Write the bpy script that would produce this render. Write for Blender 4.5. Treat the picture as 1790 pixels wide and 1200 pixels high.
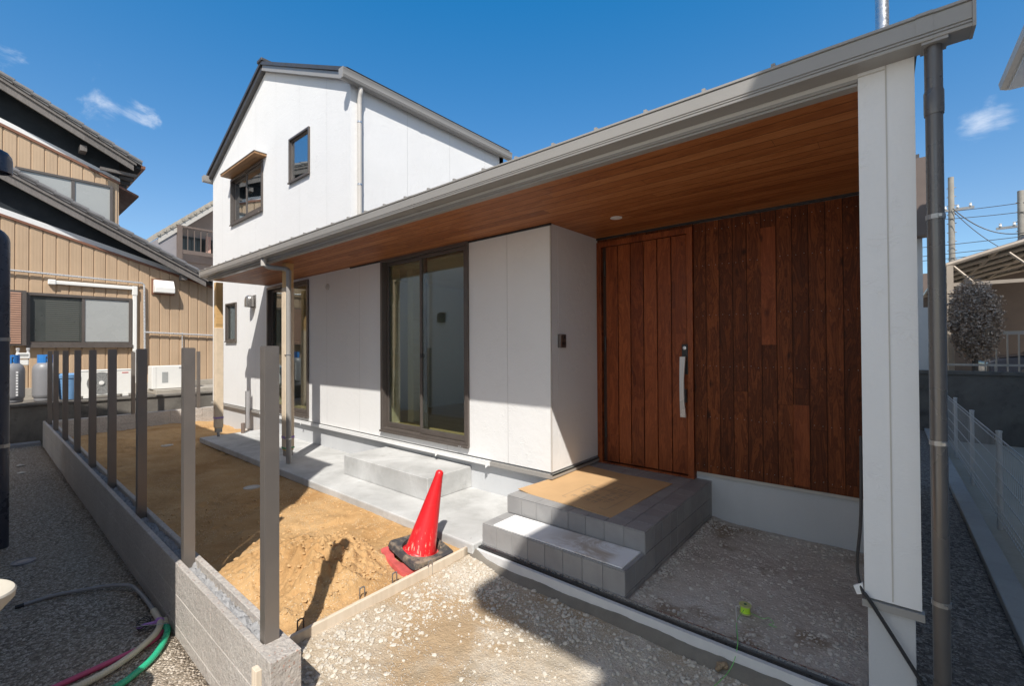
import bpy, math, random
import numpy as np
from mathutils import Vector, Matrix
random.seed(7)
RNG = np.random.default_rng(11)
SC = bpy.context.scene
COL = SC.collection
for o in list(bpy.data.objects): bpy.data.objects.remove(o)

# ------------------------------------------------------------------ camera
cam_d = bpy.data.cameras.new("camera"); cam = bpy.data.objects.new("camera", cam_d); COL.objects.link(cam)
cam_d.sensor_width = 36.0; cam_d.lens = 36.0 * 783.0 / 1790.0
cam_d.clip_start = 0.05; cam_d.clip_end = 3000
_y, _p, _r = [math.radians(a) for a in (39.904, -0.5646, -0.3162)]
_B = np.array([[math.cos(_y), 0, -math.sin(_y)], [math.sin(_y), 0, math.cos(_y)], [0, -1., 0]]).T
_Rx = np.array([[1, 0, 0], [0, math.cos(_p), -math.sin(_p)], [0, math.sin(_p), math.cos(_p)]])
_Rz = np.array([[math.cos(_r), -math.sin(_r), 0], [math.sin(_r), math.cos(_r), 0], [0, 0, 1]])
_M = _Rz @ _Rx @ _B
cm = Matrix.Identity(4)
for i in range(3):
    cm[i][0], cm[i][1], cm[i][2] = _M[0][i], -_M[1][i], -_M[2][i]
cm[0][3], cm[1][3], cm[2][3] = 0, 0, 1.5
cam.matrix_world = cm
SC.camera = cam

# ------------------------------------------------------------------ sun, sky, exposure
SUN = Vector((0.59, -0.60, 1.0)).normalized()
sd = bpy.data.lights.new("sun", 'SUN'); so = bpy.data.objects.new("sun", sd); COL.objects.link(so)
sd.energy = 3.75; sd.angle = math.radians(0.53); sd.color = (1.0, 0.955, 0.885)
so.rotation_euler = (-SUN).to_track_quat('-Z', 'Y').to_euler()
so.location = SUN * 60
W = bpy.data.worlds.new("World"); SC.world = W; W.use_nodes = True
def build_world():
    nt = W.node_tree; N = nt.nodes; L = nt.links
    for n in list(N): N.remove(n)
    out = N.new('ShaderNodeOutputWorld'); bg = N.new('ShaderNodeBackground'); L.new(bg.outputs[0], out.inputs[0])
    sky = N.new('ShaderNodeTexSky'); sky.sky_type = 'NISHITA'; sky.sun_disc = False
    sky.sun_elevation = math.asin(SUN.z); sky.sun_rotation = math.atan2(SUN.x, SUN.y)
    sky.altitude = 0; sky.air_density = 1.0; sky.dust_density = 0.35; sky.ozone_density = 3.2
    hsv = N.new('ShaderNodeHueSaturation'); hsv.inputs['Saturation'].default_value = 1.0; hsv.inputs['Hue'].default_value = 0.5
    sxz = N.new('ShaderNodeSeparateXYZ'); tc0 = N.new('ShaderNodeTexCoord'); L.new(tc0.outputs['Generated'], sxz.inputs[0])
    er = N.new('ShaderNodeMapRange'); er.inputs[1].default_value = .22; er.inputs[2].default_value = .66; L.new(sxz.outputs[2], er.inputs[0])
    tint = N.new('ShaderNodeMix'); tint.data_type = 'RGBA'; L.new(er.outputs[0], tint.inputs['Factor'])
    tint.inputs['A'].default_value = (.70, .84, .905, 1); tint.inputs['B'].default_value = (.09, .875, 1.20, 1)
    dt = N.new('ShaderNodeVectorMath'); dt.operation = 'DOT_PRODUCT'; L.new(tc0.outputs['Generated'], dt.inputs[0])
    dt.inputs[1].default_value = Vector((SUN.x, SUN.y, .25)).normalized()
    dr = N.new('ShaderNodeMapRange'); dr.inputs[1].default_value = .0; dr.inputs[2].default_value = .45; dr.interpolation_type = 'SMOOTHSTEP'; L.new(dt.outputs['Value'], dr.inputs[0])
    tint2 = N.new('ShaderNodeMix'); tint2.data_type = 'RGBA'; L.new(dr.outputs[0], tint2.inputs['Factor']); L.new(tint.outputs['Result'], tint2.inputs['A']); tint2.inputs['B'].default_value = (1.34, 1.12, .90, 1)
    tint = tint2
    mul = N.new('ShaderNodeMix'); mul.data_type = 'RGBA'; mul.blend_type = 'MULTIPLY'; mul.inputs['Factor'].default_value = 1.0
    L.new(sky.outputs[0], mul.inputs['A']); L.new(tint.outputs['Result'], mul.inputs['B'])
    L.new(mul.outputs['Result'], hsv.inputs['Color'])
    # thin wisps of cloud, low in the sky
    tc = N.new('ShaderNodeTexCoord'); geo = tc.outputs['Generated']
    mp = N.new('ShaderNodeMapping'); mp.inputs['Rotation'].default_value = (0.5, 0.35, 0.9); mp.inputs['Scale'].default_value = (1.0, 2.2, 3.0)
    L.new(geo, mp.inputs[0])
    n1 = N.new('ShaderNodeTexNoise'); n1.inputs['Scale'].default_value = 7.0; n1.inputs['Detail'].default_value = 9; n1.inputs['Roughness'].default_value = .62
    n1.inputs['Distortion'].default_value = .35
    L.new(mp.outputs[0], n1.inputs['Vector'])
    total = None
    # (direction, inner radius, amount): the places of the few wisps
    for d, rad, amt in CLOUDS:
        dv = N.new('ShaderNodeVectorMath'); dv.operation = 'DISTANCE'; L.new(geo, dv.inputs[0]); dv.inputs[1].default_value = d
        mr = N.new('ShaderNodeMapRange'); mr.inputs[1].default_value = 0.0; mr.inputs[2].default_value = rad
        mr.inputs[3].default_value = amt; mr.inputs[4].default_value = 0.0; mr.interpolation_type = 'SMOOTHSTEP'
        L.new(dv.outputs['Value'], mr.inputs[0])
        if total is None: total = mr.outputs[0]
        else:
            mx = N.new('ShaderNodeMath'); mx.operation = 'MAXIMUM'; L.new(total, mx.inputs[0]); L.new(mr.outputs[0], mx.inputs[1]); total = mx.outputs[0]
    ad = N.new('ShaderNodeMath'); ad.operation = 'ADD'; L.new(n1.outputs[0], ad.inputs[0]); L.new(total, ad.inputs[1])
    rp = N.new('ShaderNodeMapRange'); rp.inputs[1].default_value = .78; rp.inputs[2].default_value = 1.15; rp.inputs[3].default_value = 0; rp.inputs[4].default_value = .75
    rp.interpolation_type = 'SMOOTHSTEP'
    L.new(ad.outputs[0], rp.inputs[0])
    mix = N.new('ShaderNodeMix'); mix.data_type = 'RGBA'
    L.new(rp.outputs[0], mix.inputs['Factor']); L.new(hsv.outputs[0], mix.inputs['A']); mix.inputs['B'].default_value = (5.6, 5.95, 6.5, 1)
    L.new(mix.outputs['Result'], bg.inputs[0]); bg.inputs[1].default_value = 0.108
def _dir(px, py):
    v = _M.T @ np.array([px - 895., py - 600., 783.]); v /= np.linalg.norm(v); return tuple(float(a) for a in v)
CLOUDS = [(_dir(240, 205), .075, .44), (_dir(185, 188), .085, .42), (_dir(150, 182), .05, .36), (_dir(165, 132), .06, .30), (_dir(50, 75), .11, .24), (_dir(20, 105), .09, .2),
          (_dir(1700, 222), .065, .45), (_dir(1740, 212), .06, .33), (_dir(1725, 180), .04, .3), (_dir(300, 325), .03, .2)]
build_world()
SC.view_settings.view_transform = 'Standard'; SC.view_settings.look = 'None'
SC.view_settings.exposure = 0.66; SC.view_settings.gamma = 1.0
SC.cycles.max_bounces = 8; SC.cycles.transparent_max_bounces = 16
SC.cycles.use_denoising = True

# ------------------------------------------------------------------ materials
class Mt:
    def __init__(s, name):
        s.m = bpy.data.materials.new(name); s.m.use_nodes = True; s.nt = s.m.node_tree
        s.b = s.nt.nodes['Principled BSDF']; s.out = s.nt.nodes['Material Output']
        s.tc = s.nt.nodes.new('ShaderNodeTexCoord'); s.co = s.tc.outputs['Object']
    def n(s, t, **k):
        nd = s.nt.nodes.new('ShaderNode' + t)
        for a, v in k.items():
            setattr(nd, a, v)
        return nd
    def set(s, sock, v):
        if isinstance(v, bpy.types.NodeSocket): s.nt.links.new(v, sock)
        else: sock.default_value = v
    def math(s, op, a, b=None, c=None):
        nd = s.n('Math', operation=op); s.set(nd.inputs[0], a)
        if b is not None: s.set(nd.inputs[1], b)
        if c is not None: s.set(nd.inputs[2], c)
        return nd.outputs[0]
    def map(s, scale=(1, 1, 1), loc=(0, 0, 0), rot=(0, 0, 0), co=None):
        nd = s.n('Mapping'); s.set(nd.inputs[0], co or s.co); nd.inputs['Scale'].default_value = scale
        nd.inputs['Location'].default_value = loc; nd.inputs['Rotation'].default_value = rot
        return nd.outputs[0]
    def noise(s, scale, detail=5, rough=.55, co=None, dist=0):
        nd = s.n('TexNoise'); s.set(nd.inputs['Vector'], co or s.co); nd.inputs['Scale'].default_value = scale
        nd.inputs['Detail'].default_value = detail; nd.inputs['Roughness'].default_value = rough; nd.inputs['Distortion'].default_value = dist
        return nd.outputs[0]
    def vor(s, scale, feature='F1', co=None, out='Distance', rnd=1.0):
        nd = s.n('TexVoronoi', feature=feature); s.set(nd.inputs['Vector'], co or s.co); nd.inputs['Scale'].default_value = scale
        nd.inputs['Randomness'].default_value = rnd
        return nd.outputs[out]
    def rng(s, v, a, b, c=0., d=1., smooth=True):
        nd = s.n('MapRange'); s.set(nd.inputs[0], v)
        for i, q in enumerate((a, b, c, d)): nd.inputs[i + 1].default_value = q
        if smooth: nd.interpolation_type = 'SMOOTHSTEP'
        return nd.outputs[0]
    def ramp(s, v, stops):
        nd = s.n('ValToRGB'); s.set(nd.inputs[0], v); el = nd.color_ramp.elements
        while len(el) < len(stops): el.new(.5)
        for e, (p, c) in zip(el, stops): e.position = p; e.color = (*c, 1)
        return nd.outputs[0]
    def mix(s, f, a, b, mode='MIX'):
        nd = s.n('Mix', data_type='RGBA', blend_type=mode); s.set(nd.inputs['Factor'], f)
        for k, v in (('A', a), ('B', b)):
            s.set(nd.inputs[k], v if isinstance(v, bpy.types.NodeSocket) else (*v, 1))
        return nd.outputs['Result']
    def xyz(s):
        nd = s.n('SeparateXYZ'); s.set(nd.inputs[0], s.co); return nd.outputs
    def white(s, a, b=None):
        c = s.n('CombineXYZ'); s.set(c.inputs[0], a)
        if b is not None: s.set(c.inputs[1], b)
        nd = s.n('TexWhiteNoise', noise_dimensions='3D'); s.set(nd.inputs['Vector'], c.outputs[0]); return nd.outputs['Value']
    def bump(s, h, strength=.3, dist=.01, prev=None):
        nd = s.n('Bump'); s.set(nd.inputs['Height'], h); nd.inputs['Strength'].default_value = strength; nd.inputs['Distance'].default_value = dist
        if prev is not None: s.set(nd.inputs['Normal'], prev)
        return nd.outputs[0]
    def fin(s, col, rough=.6, metal=0., normal=None, spec=.5):
        s.set(s.b.inputs['Base Color'], col if isinstance(col, bpy.types.NodeSocket) else (*col, 1))
        s.set(s.b.inputs['Roughness'], rough); s.b.inputs['Metallic'].default_value = metal
        s.b.inputs['Specular IOR Level'].default_value = spec
        if normal is not None: s.set(s.b.inputs['Normal'], normal)
        return s.m

def plain(name, c, var=.12, scale=6, rough=.5, metal=0., bump=.08, bs=60, spec=.5, dist=.003):
    t = Mt(name)
    a = tuple(x * (1 - var) for x in c); b = tuple(min(1, x * (1 + var)) for x in c)
    n = t.noise(scale, 6, .6)
    col = t.ramp(n, [(.3, a), (.7, b)])
    rg = t.rng(t.noise(scale * 3, 4), .3, .7, max(.02, rough - .08), min(1, rough + .08))
    nr = t.bump(t.noise(bs, 4), bump, dist) if bump else None
    return t.fin(col, rg, metal, nr, spec)

def siding(name, axis, off, pitch=.8975):
    t = Mt(name); x = t.xyz()[axis]
    u = t.math('DIVIDE', t.math('SUBTRACT', x, off), pitch)
    f = t.math('ABSOLUTE', t.math('SUBTRACT', t.math('FRACT', t.math('ADD', u, .5)), .5))
    line = t.rng(f, .0028, .0058, 1., 0.)
    n = t.noise(1.3, 5); n2 = t.noise(16, 6)
    col = t.ramp(n, [(.3, (.75, .745, .735)), (.7, (.785, .78, .77))])
    col = t.mix(t.rng(n2, .35, .75, .0, .05), col, (.68, .67, .66))
    col = t.mix(t.math('MULTIPLY', line, .35), col, (.42, .41, .40))
    # trowelled creases: thin curved ridges of a warped noise, broken into short strokes
    nz = t.noise(8.5, 3, .5, t.map((1, 1, 1.6), rot=(.2, .4, .1)), 2.2)
    ridge = t.rng(t.math('ABSOLUTE', t.math('SUBTRACT', nz, .5)), 0., .060, 1., 0.)
    patchy = t.rng(t.noise(6.3, 3, co=t.map(loc=(3, 1, 7))), .50, .66)
    h = t.math('ADD', t.math('MULTIPLY', t.math('MULTIPLY', ridge, patchy), .30), t.math('MULTIPLY', n2, .9))
    h = t.math('ADD', h, t.math('MULTIPLY', t.noise(85, 3), .25))
    nr = t.bump(h, .7, .0045)
    nr = t.bump(t.math('MULTIPLY', line, -1), .6, .006, nr)
    return t.fin(col, .72, 0, nr, .3)

def wood(name, across, along, width, off, dark, mid, light, rough=.55, blen=1.6, groove=.05, spread=.8, knots=True, grain=1.0, gdark=.15, spec=.35):
    t = Mt(name); X = t.xyz(); a = X[across]; l = X[along]
    u = t.math('DIVIDE', t.math('SUBTRACT', a, off), width)
    idx = t.math('FLOOR', u); fr = t.math('FRACT', u)
    r0 = t.white(idx, 3.7)
    seg = t.math('ADD', t.math('DIVIDE', l, blen), t.math('MULTIPLY', r0, 7.3))
    sid = t.math('FLOOR', seg); sfr = t.math('FRACT', seg)
    r1 = t.white(idx, t.math('MULTIPLY', sid, 1.37)); r2 = t.white(t.math('ADD', idx, 91.3), sid)
    cv = t.n('CombineXYZ'); t.set(cv.inputs[0], t.math('MULTIPLY', a, 1.0 / .10)); t.set(cv.inputs[1], t.math('MULTIPLY', l, .9 / .60)); t.set(cv.inputs[2], t.math('MULTIPLY', r1, 57))
    base = t.noise(1.6 * grain, 7, .62, cv.outputs[0], 1.3)
    cv2 = t.n('CombineXYZ'); t.set(cv2.inputs[0], t.math('MULTIPLY', a, 260)); t.set(cv2.inputs[1], t.math('MULTIPLY', l, 5)); t.set(cv2.inputs[2], t.math('MULTIPLY', r1, 31))
    fine = t.noise(1.0, 3, .6, cv2.outputs[0])
    # cathedral rings
    rings = t.math('FRACT', t.math('MULTIPLY', base, 7.0))
    rings = t.rng(t.math('ABSOLUTE', t.math('SUBTRACT', rings, .5)), 0., .5, 0., 1.)
    v = t.math('ADD', t.math('MULTIPLY', base, .55), t.math('ADD', t.math('MULTIPLY', rings, .16), t.math('MULTIPLY', fine, .26)))
    v = t.math('ADD', v, t.math('MULTIPLY', t.math('SUBTRACT', r2, .5), spread * .42))
    col = t.ramp(v, [(.22, dark), (.48, mid), (.80, light)])
    h = t.math('MULTIPLY', fine, .3)
    if knots:
        kv = t.n('CombineXYZ'); t.set(kv.inputs[0], t.math('MULTIPLY', a, 7)); t.set(kv.inputs[1], t.math('MULTIPLY', l, 3.6)); t.set(kv.inputs[2], t.math('MULTIPLY', r1, 9))
        k = t.rng(t.math('ADD', t.vor(1.0, co=kv.outputs[0]), t.math('MULTIPLY', t.math('SUBTRACT', base, .5), .25)), .05, .2, .85, 0.)
        col = t.mix(k, col, tuple(c * .35 for c in dark))
    if groove:
        e = t.math('MINIMUM', fr, t.math('SUBTRACT', 1., fr))
        g = t.rng(e, groove * .35, groove, 1., 0.)
        e2 = t.math('MULTIPLY', t.math('MINIMUM', sfr, t.math('SUBTRACT', 1., sfr)), blen / width)
        g2 = t.rng(e2, .008, .022, .7, 0.)
        g = t.math('MAXIMUM', g, g2)
        col = t.mix(t.math('MULTIPLY', g, .8), col, tuple(c * gdark for c in dark))
        h = t.math('SUBTRACT', h, t.math('MULTIPLY', g, 2.))
    nr = t.bump(h, .35, .004)
    rg = t.rng(fine, .2, .8, rough - .1, rough + .12)
    return t.fin(col, rg, 0, nr, spec)

def gravel(name, scale, stops, rough=.85, strength=.9, dist=.012, big=None):
    t = Mt(name)
    nv = t.n('VectorMath', operation='ADD'); t.set(nv.inputs[0], t.co)
    nn = t.n('TexNoise'); t.set(nn.inputs['Vector'], t.co); nn.inputs['Scale'].default_value = scale * .8
    ss = t.n('VectorMath', operation='SCALE'); t.set(ss.inputs[0], nn.outputs['Color']); ss.inputs['Scale'].default_value = .5 / scale; t.set(nv.inputs[1], ss.outputs[0])
    co = nv.outputs[0]
    cell = t.vor(scale, co=co, out='Color'); d = t.vor(scale, co=co)
    d2 = t.vor(scale, 'DISTANCE_TO_EDGE', co=co)
    sx = t.n('SeparateXYZ'); t.set(sx.inputs[0], cell)
    col = t.ramp(sx.outputs[0], stops)
    col = t.mix(t.rng(d2, 0., .10, .75, 0.), col, tuple(c * .3 for c in stops[0][1]))
    big_n = t.noise(.8, 5, .6)
    col = t.mix(t.rng(big_n, .35, .7, 0, .35), col, stops[1][1])
    h = t.math('SUBTRACT', t.math('MULTIPLY', sx.outputs[1], .5), t.math('MULTIPLY', d, 1.1))
    nr = t.bump(h, strength, dist)
    return t.fin(col, rough, 0, nr, .3)

def soil(name, stops, scale=2.2, fine=90, rough=.95, strength=.5, speck=None, speck_scale=60, stains=None):
    t = Mt(name)
    n = t.noise(scale, 9, .65, dist=.4)
    col = t.ramp(n, stops)
    col = t.mix(t.rng(t.noise(fine, 4, .7), .3, .75, 0., .35), col, stops[0][1])
    if stains:
        for sc, lo, hi, c, amt in stains:
            col = t.mix(t.rng(t.noise(sc, 7, .6, co=t.map(loc=(sc * 3.1, sc, 0))), lo, hi, 0., amt), col, c)
    h = t.math('ADD', t.noise(fine, 5, .7), t.math('MULTIPLY', t.noise(fine * .25, 5, .65), 1.6))
    if speck:
        cc = t.vor(speck_scale, out='Color'); sx = t.n('SeparateXYZ'); t.set(sx.inputs[0], cc)
        d = t.vor(speck_scale)
        dens = t.rng(t.noise(3.2, 4), .38, .62, .55, 1.1)
        sel = t.math('GREATER_THAN', t.math('MULTIPLY', sx.outputs[0], dens), .62)
        m = t.math('MULTIPLY', sel, t.rng(d, .28, .45, 1., 0.))
        col = t.mix(t.math('MULTIPLY', m, .85), col, speck)
        h = t.math('ADD', h, t.math('MULTIPLY', m, 1.2))
    nr = t.bump(h, strength, .012)
    return t.fin(col, rough, 0, nr, .2)

def concrete(name, c1, c2, stain=(.25, .24, .22), amt=.4, rough=.8, bump=.25, st=1.7, stretch=(1, 1, 1)):
    t = Mt(name)
    n = t.noise(st, 8, .62, dist=.5, co=t.map(stretch)); col = t.ramp(n, [(.3, c1), (.7, c2)])
    col = t.mix(t.rng(t.noise(st * 2.3, 8, .7, co=t.map(stretch, loc=(7, 3, 1))), .5, .78, 0., amt), col, stain)
    col = t.mix(t.rng(t.noise(140, 3), .35, .7, 0., .16), col, stain)
    h = t.math('ADD', t.noise(130, 5, .7), t.math('MULTIPLY', t.noise(14, 5, .6, dist=1.2), 1.5))
    return t.fin(col, rough, 0, t.bump(h, bump, .006), .3)

def block_mat(name):
    t = Mt(name)
    n = t.noise(2.2, 6); col = t.ramp(n, [(.3, (.49, .445, .40)), (.7, (.59, .545, .495))])
    cc = t.vor(85, out='Color'); sx = t.n('SeparateXYZ'); t.set(sx.inputs[0], cc); d = t.vor(85)
    m = t.math('MULTIPLY', t.math('GREATER_THAN', sx.outputs[0], .72), t.rng(d, .25, .5, 1, 0))
    col = t.mix(m, col, t.ramp(sx.outputs[1], [(0., (.60, .57, .54)), (.6, (.34, .24, .20)), (1., (.62, .40, .32))]))
    col = t.mix(t.rng(t.noise(45, 5), .35, .7, 0., .45), col, (.30, .28, .27))
    h = t.math('ADD', t.math('MULTIPLY', t.noise(38, 7, .72), 2.2), t.math('MULTIPLY', t.noise(9, 4), 1.5))
    return t.fin(col, .9, 0, t.bump(h, .75, .012), .2)

def glass(name, tint=(.86, .92, .90), boost=.13):
    t = Mt(name); nt = t.nt
    tr = t.n('BsdfTransparent'); tr.inputs[0].default_value = (*tint, 1)
    gl = t.n('BsdfGlossy'); gl.inputs['Roughness'].default_value = 0.0; gl.inputs['Color'].default_value = (.92, .95, .97, 1)
    wob = t.bump(t.noise(1.1, 1), .004, .02); nt.links.new(wob, gl.inputs['Normal'])
    lw = t.n('LayerWeight'); lw.inputs[0].default_value = .5
    f = t.math('ADD', boost, t.math('MULTIPLY', t.math('POWER', lw.outputs['Facing'], 5.), 1 - boost))
    ms = t.n('MixShader'); nt.links.new(f, ms.inputs[0]); nt.links.new(tr.outputs[0], ms.inputs[1]); nt.links.new(gl.outputs[0], ms.inputs[2])
    nt.links.new(ms.outputs[0], t.out.inputs[0])
    return t.m

m_side_x = siding("white_siding", 0, -2.903 + 5.8); m_side_y = siding("white_siding_side", 1, 3.497 - 3.4)
m_clad = wood("stained_cedar_boards", 0, 2, .112, -1.37 + 5.8, (.036, .0090, .0028), (.108, .0275, .0078), (.30, .085, .024), .55, 2.9, .04, .32, spec=.2)
m_door = wood("door_wood", 0, 2, .1387, -2.269 + 5.8, (.075, .015, .0045), (.205, .048, .013), (.36, .10, .030), .42, 9., 0, .45, False, .8, spec=.28)
m_soffit = wood("soffit_boards", 1, 0, .105, -.8, (.20, .058, .016), (.34, .118, .036), (.46, .19, .07), .5, 1.9, .05, .75, False, .7, .3)
m_post = wood("pine_post", 0, 2, .5, -20, (.52, .31, .12), (.64, .40, .17), (.72, .48, .23), .6, 30, 0, .2, True, .8)
m_raw = wood("pale_pine", 0, 1, .5, -20, (.50, .40, .30), (.64, .54, .42), (.72, .62, .50), .75, 30, 0, .2, True, 1.2)
m_floor = wood("floor_boards", 1, 0, .09, 0, (.40, .26, .10), (.55, .38, .17), (.66, .48, .24), .4, 1.8, .03, .5, False)
m_trimwood = wood("jamb_wood", 0, 2, .5, -20, (.46, .37, .22), (.55, .45, .28), (.62, .52, .34), .5, 30, 0, .2, False)
m_bronze = plain("bronze_aluminium", (.135, .115, .102), .08, 4, .38, .35, .03, 200)
m_alu = plain("taupe_aluminium", (.235, .207, .185), .06, 3, .36, .55, .02, 160)
m_gutter = plain("grey_brown_gutter", (.31, .295, .275), .04, 1.5, .36, .0, 0, 30, .5)
m_pipe = plain("bronze_downpipe", (.145, .134, .126), .05, 1.5, .30, .5, 0)
m_greypipe = plain("grey_drain_pipe", (.30, .295, .30), .06, 3, .4, 0, .02, 60)
m_roof = plain("dark_metal_roof", (.085, .08, .078), .1, 3, .42, .3, .04, 40)
m_fascia = plain("pale_fascia", (.52, .49, .45), .05, 3, .55, 0, .05, 60)
m_found = concrete("grey_foundation", (.50, .51, .52), (.58, .59, .60), (.42, .43, .44), .3, .8, .12, 1.3, (1, 1, .25))
m_slab = concrete("pale_concrete", (.37, .37, .36), (.60, .60, .59), (.29, .29, .275), .6, .85, .35, 1.9)
m_block = block_mat("split_face_block")
m_mortar = concrete("grey_mortar", (.27, .27, .275), (.41, .41, .415), (.19, .19, .195), .4, .95, 1.0, 22)
m_wetmortar = concrete("dark_mortar", (.155, .14, .118), (.215, .195, .165), (.10, .09, .075), .4, .9, .35, 3)
m_sand = soil("orange_sand", [(.28, (.36, .205, .085)), (.5, (.50, .31, .142)), (.74, (.60, .40, .205))], 1.6, 75, .95, .55, (.62, .47, .30), 80,
              [(1.1, .52, .66, (.33, .17, .06), .55)])
m_yard = soil("pale_gravelly_dirt", [(.25, (.38, .295, .20)), (.46, (.52, .435, .33)), (.66, (.70, .64, .55))], 1.6, 80, .95, .8, (.76, .70, .61), 95,
              [(1.4, .50, .62, (.42, .285, .155), .75), (2.7, .54, .68, (.33, .27, .19), .5)])
m_bed = soil("grey_crushed_bed", [(.25, (.46, .41, .355)), (.5, (.60, .545, .48)), (.75, (.72, .67, .60))], 2.4, 70, .95, .65, (.78, .74, .68), 50,
             [(1.9, .54, .66, (.24, .17, .10), .7)])
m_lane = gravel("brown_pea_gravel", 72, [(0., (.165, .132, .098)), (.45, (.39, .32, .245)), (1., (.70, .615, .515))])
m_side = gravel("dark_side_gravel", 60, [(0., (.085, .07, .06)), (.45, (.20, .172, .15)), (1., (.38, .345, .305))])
m_earth = soil("plain_earth", [(.3, (.38, .325, .255)), (.5, (.45, .395, .32)), (.7, (.52, .46, .38))], .4, 20)
m_stone = plain("crushed_limestone", (.535, .485, .41), .14, 14, .85, 0, .25, 60)
m_grout = plain("pale_grout", (.36, .35, .345), .06, 8, .8)
def tile_mat():
    t = Mt("grey_slate_tile"); g = t.n('NewGeometry'); r = g.outputs['Random Per Island']
    n = t.noise(9, 6); col = t.ramp(t.math('ADD', t.math('MULTIPLY', n, .7), t.math('MULTIPLY', r, .3)), [(.3, (.24, .235, .235)), (.7, (.31, .305, .30))])
    col = t.mix(t.rng(t.noise(3.2, 7, .65), .55, .75, 0, .35), col, (.33, .32, .31))
    return t.fin(col, .5, 0, t.bump(t.math('ADD', t.noise(22, 6, .65), t.math('MULTIPLY', t.noise(6, 3), 1.2)), .3, .006), .4)
m_tile = tile_mat()
m_card = plain("brown_cardboard", (.52, .33, .165), .06, 3, .8, 0, .06, 25)
m_ink = plain("faded_grey_ink", (.34, .25, .16), .08, 10, .85)
def whiteboard_mat():
    t = Mt("dusty_white_board"); n = t.noise(3.4, 8, .68, dist=.6)
    x = t.xyz()[0]; m = t.math('MULTIPLY', t.rng(n, .42, .60), t.rng(x, -2.0, -1.62)); m = t.math('MULTIPLY', m, t.rng(x, -1.32, -1.42))
    col = t.mix(t.math('MULTIPLY', m, .8), (.80, .795, .785), (.40, .31, .22))
    return t.fin(col, .7, 0, t.bump(t.noise(90, 3), .05, .003), .3)
m_wboard = whiteboard_mat()
m_black = plain("black_rail", (.018, .018, .019), .1, 10, .35, 0, .02)
m_handle = plain("satin_handle", (.60, .58, .56), .03, 1.5, .3, .25, 0)
m_silver = plain("silver_metal", (.62, .62, .63), .06, 12, .28, .9, .03, 60)
m_hood = plain("satin_steel_hood", (.30, .285, .27), .05, 4, .3, .7, .02)
m_steel = plain("dull_steel", (.35, .34, .33), .15, 12, .4, .8, .05)
m_rust = plain("dark_rebar", (.11, .085, .07), .25, 30, .6, .4, .1)
m_foam = plain("white_foam", (.62, .62, .615), .04, 20, .8, 0, .15, 90)
def cone_mat():
    t = Mt("scuffed_red_cone"); z = t.xyz()[2]
    n = t.noise(4, 5); col = t.ramp(n, [(.3, (.60, .012, .018)), (.7, (.74, .022, .026))])
    sc = t.math('MULTIPLY', t.rng(t.noise(26, 8, .75, co=t.map((1.6, 1.6, .35))), .54, .62), t.rng(z, .06, .24, .9, 0.))
    col = t.mix(sc, col, (.66, .52, .40))
    col = t.mix(t.rng(t.noise(1.6, 4, co=t.map((1, 1, 14))), .62, .72, 0, .25), col, (.70, .12, .10))
    return t.fin(col, .36, 0, t.bump(t.noise(18, 4), .06, .004), .5)
m_cone = cone_mat()
def rubber_mat():
    t = Mt("sandy_black_rubber"); col = t.mix(t.rng(t.noise(9, 8, .7), .45, .66, 0, .7), (.055, .055, .058), (.38, .30, .21))
    return t.fin(col, .75, 0, t.bump(t.noise(40, 4), .3, .005), .3)
m_rubber = rubber_mat()
m_redbase = plain("sandy_red_base", (.55, .10, .09), .35, 8, .65, 0, .15, 40)
m_paper = plain("paper_wrap", (.70, .57, .42), .08, 9, .8, 0, .3, 16, .2, .01)
m_tape = plain("purple_tape", (.34, .22, .52), .1, 20, .5)
m_greencl = plain("green_tape", (.06, .30, .14), .1, 20, .5)
m_whitepl = plain("white_plastic", (.78, .78, .77), .03, 5, .4, 0, .02)
m_cream = plain("cream_plastic", (.66, .58, .44), .05, 6, .45, 0, .03)
m_ivory = plain("ivory_plastic", (.47, .435, .37), .05, 6, .5, 0, .03)
m_greenp = plain("green_hose", (.03, .40, .22), .12, 9, .3, 0, .06, 90)
m_greend = plain("dark_green_plastic", (.02, .10, .05), .15, 9, .4)
m_pink = plain("pink_hose", (.62, .10, .20), .08, 9, .4, 0, .05, 90)
m_greyh = plain("grey_conduit", (.30, .29, .29), .08, 9, .4, 0, .03, 90)
m_dark = plain("near_black", (.022, .022, .024), .1, 9, .5)
m_purple = plain("violet_tape", (.48, .24, .62), .1, 9, .5)
m_neon = plain("neon_yellow", (.55, .90, .06), .05, 9, .5)
m_neong = plain("pale_reel_plastic", (.50, .52, .22), .05, 9, .4)
m_gline = plain("neon_line", (.16, .62, .12), .05, 9, .5)
m_white_wall = plain("neighbour_pale_wall", (.64, .68, .72), .03, 1.2, .8, 0, 0)
m_intw = plain("interior_plaster", (.62, .58, .50), .04, 2, .9)
def tan_mat():
    t = Mt("tan_corrugated_metal")
    col = t.ramp(t.noise(1.1, 6, .6), [(.3, (.435, .31, .20)), (.7, (.50, .36, .237))])
    st = t.noise(1.0, 6, .65, t.map((1, 9, .45)))
    col = t.mix(t.rng(st, .50, .74, 0., .30), col, (.30, .205, .135))
    fl = t.math('ABSOLUTE', t.math('SUBTRACT', t.math('FRACT', t.math('DIVIDE', t.xyz()[1], .053)), .5))
    nr = t.bump(t.rng(fl, .1, .4), .25, .004)
    return t.fin(col, .5, 0, nr, .4)
m_tan = tan_mat()
m_tandark = plain("brown_metal_trim", (.22, .10, .06), .1, 3, .5, .2)
def black_plaster():
    t = Mt("black_plaster"); col = t.ramp(t.noise(2, 8, .65), [(.3, (.016, .020, .025)), (.7, (.032, .038, .044))])
    return t.fin(col, .85, 0, t.bump(t.noise(60, 5), .3, .01), .25)
m_plaster = black_plaster()
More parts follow.
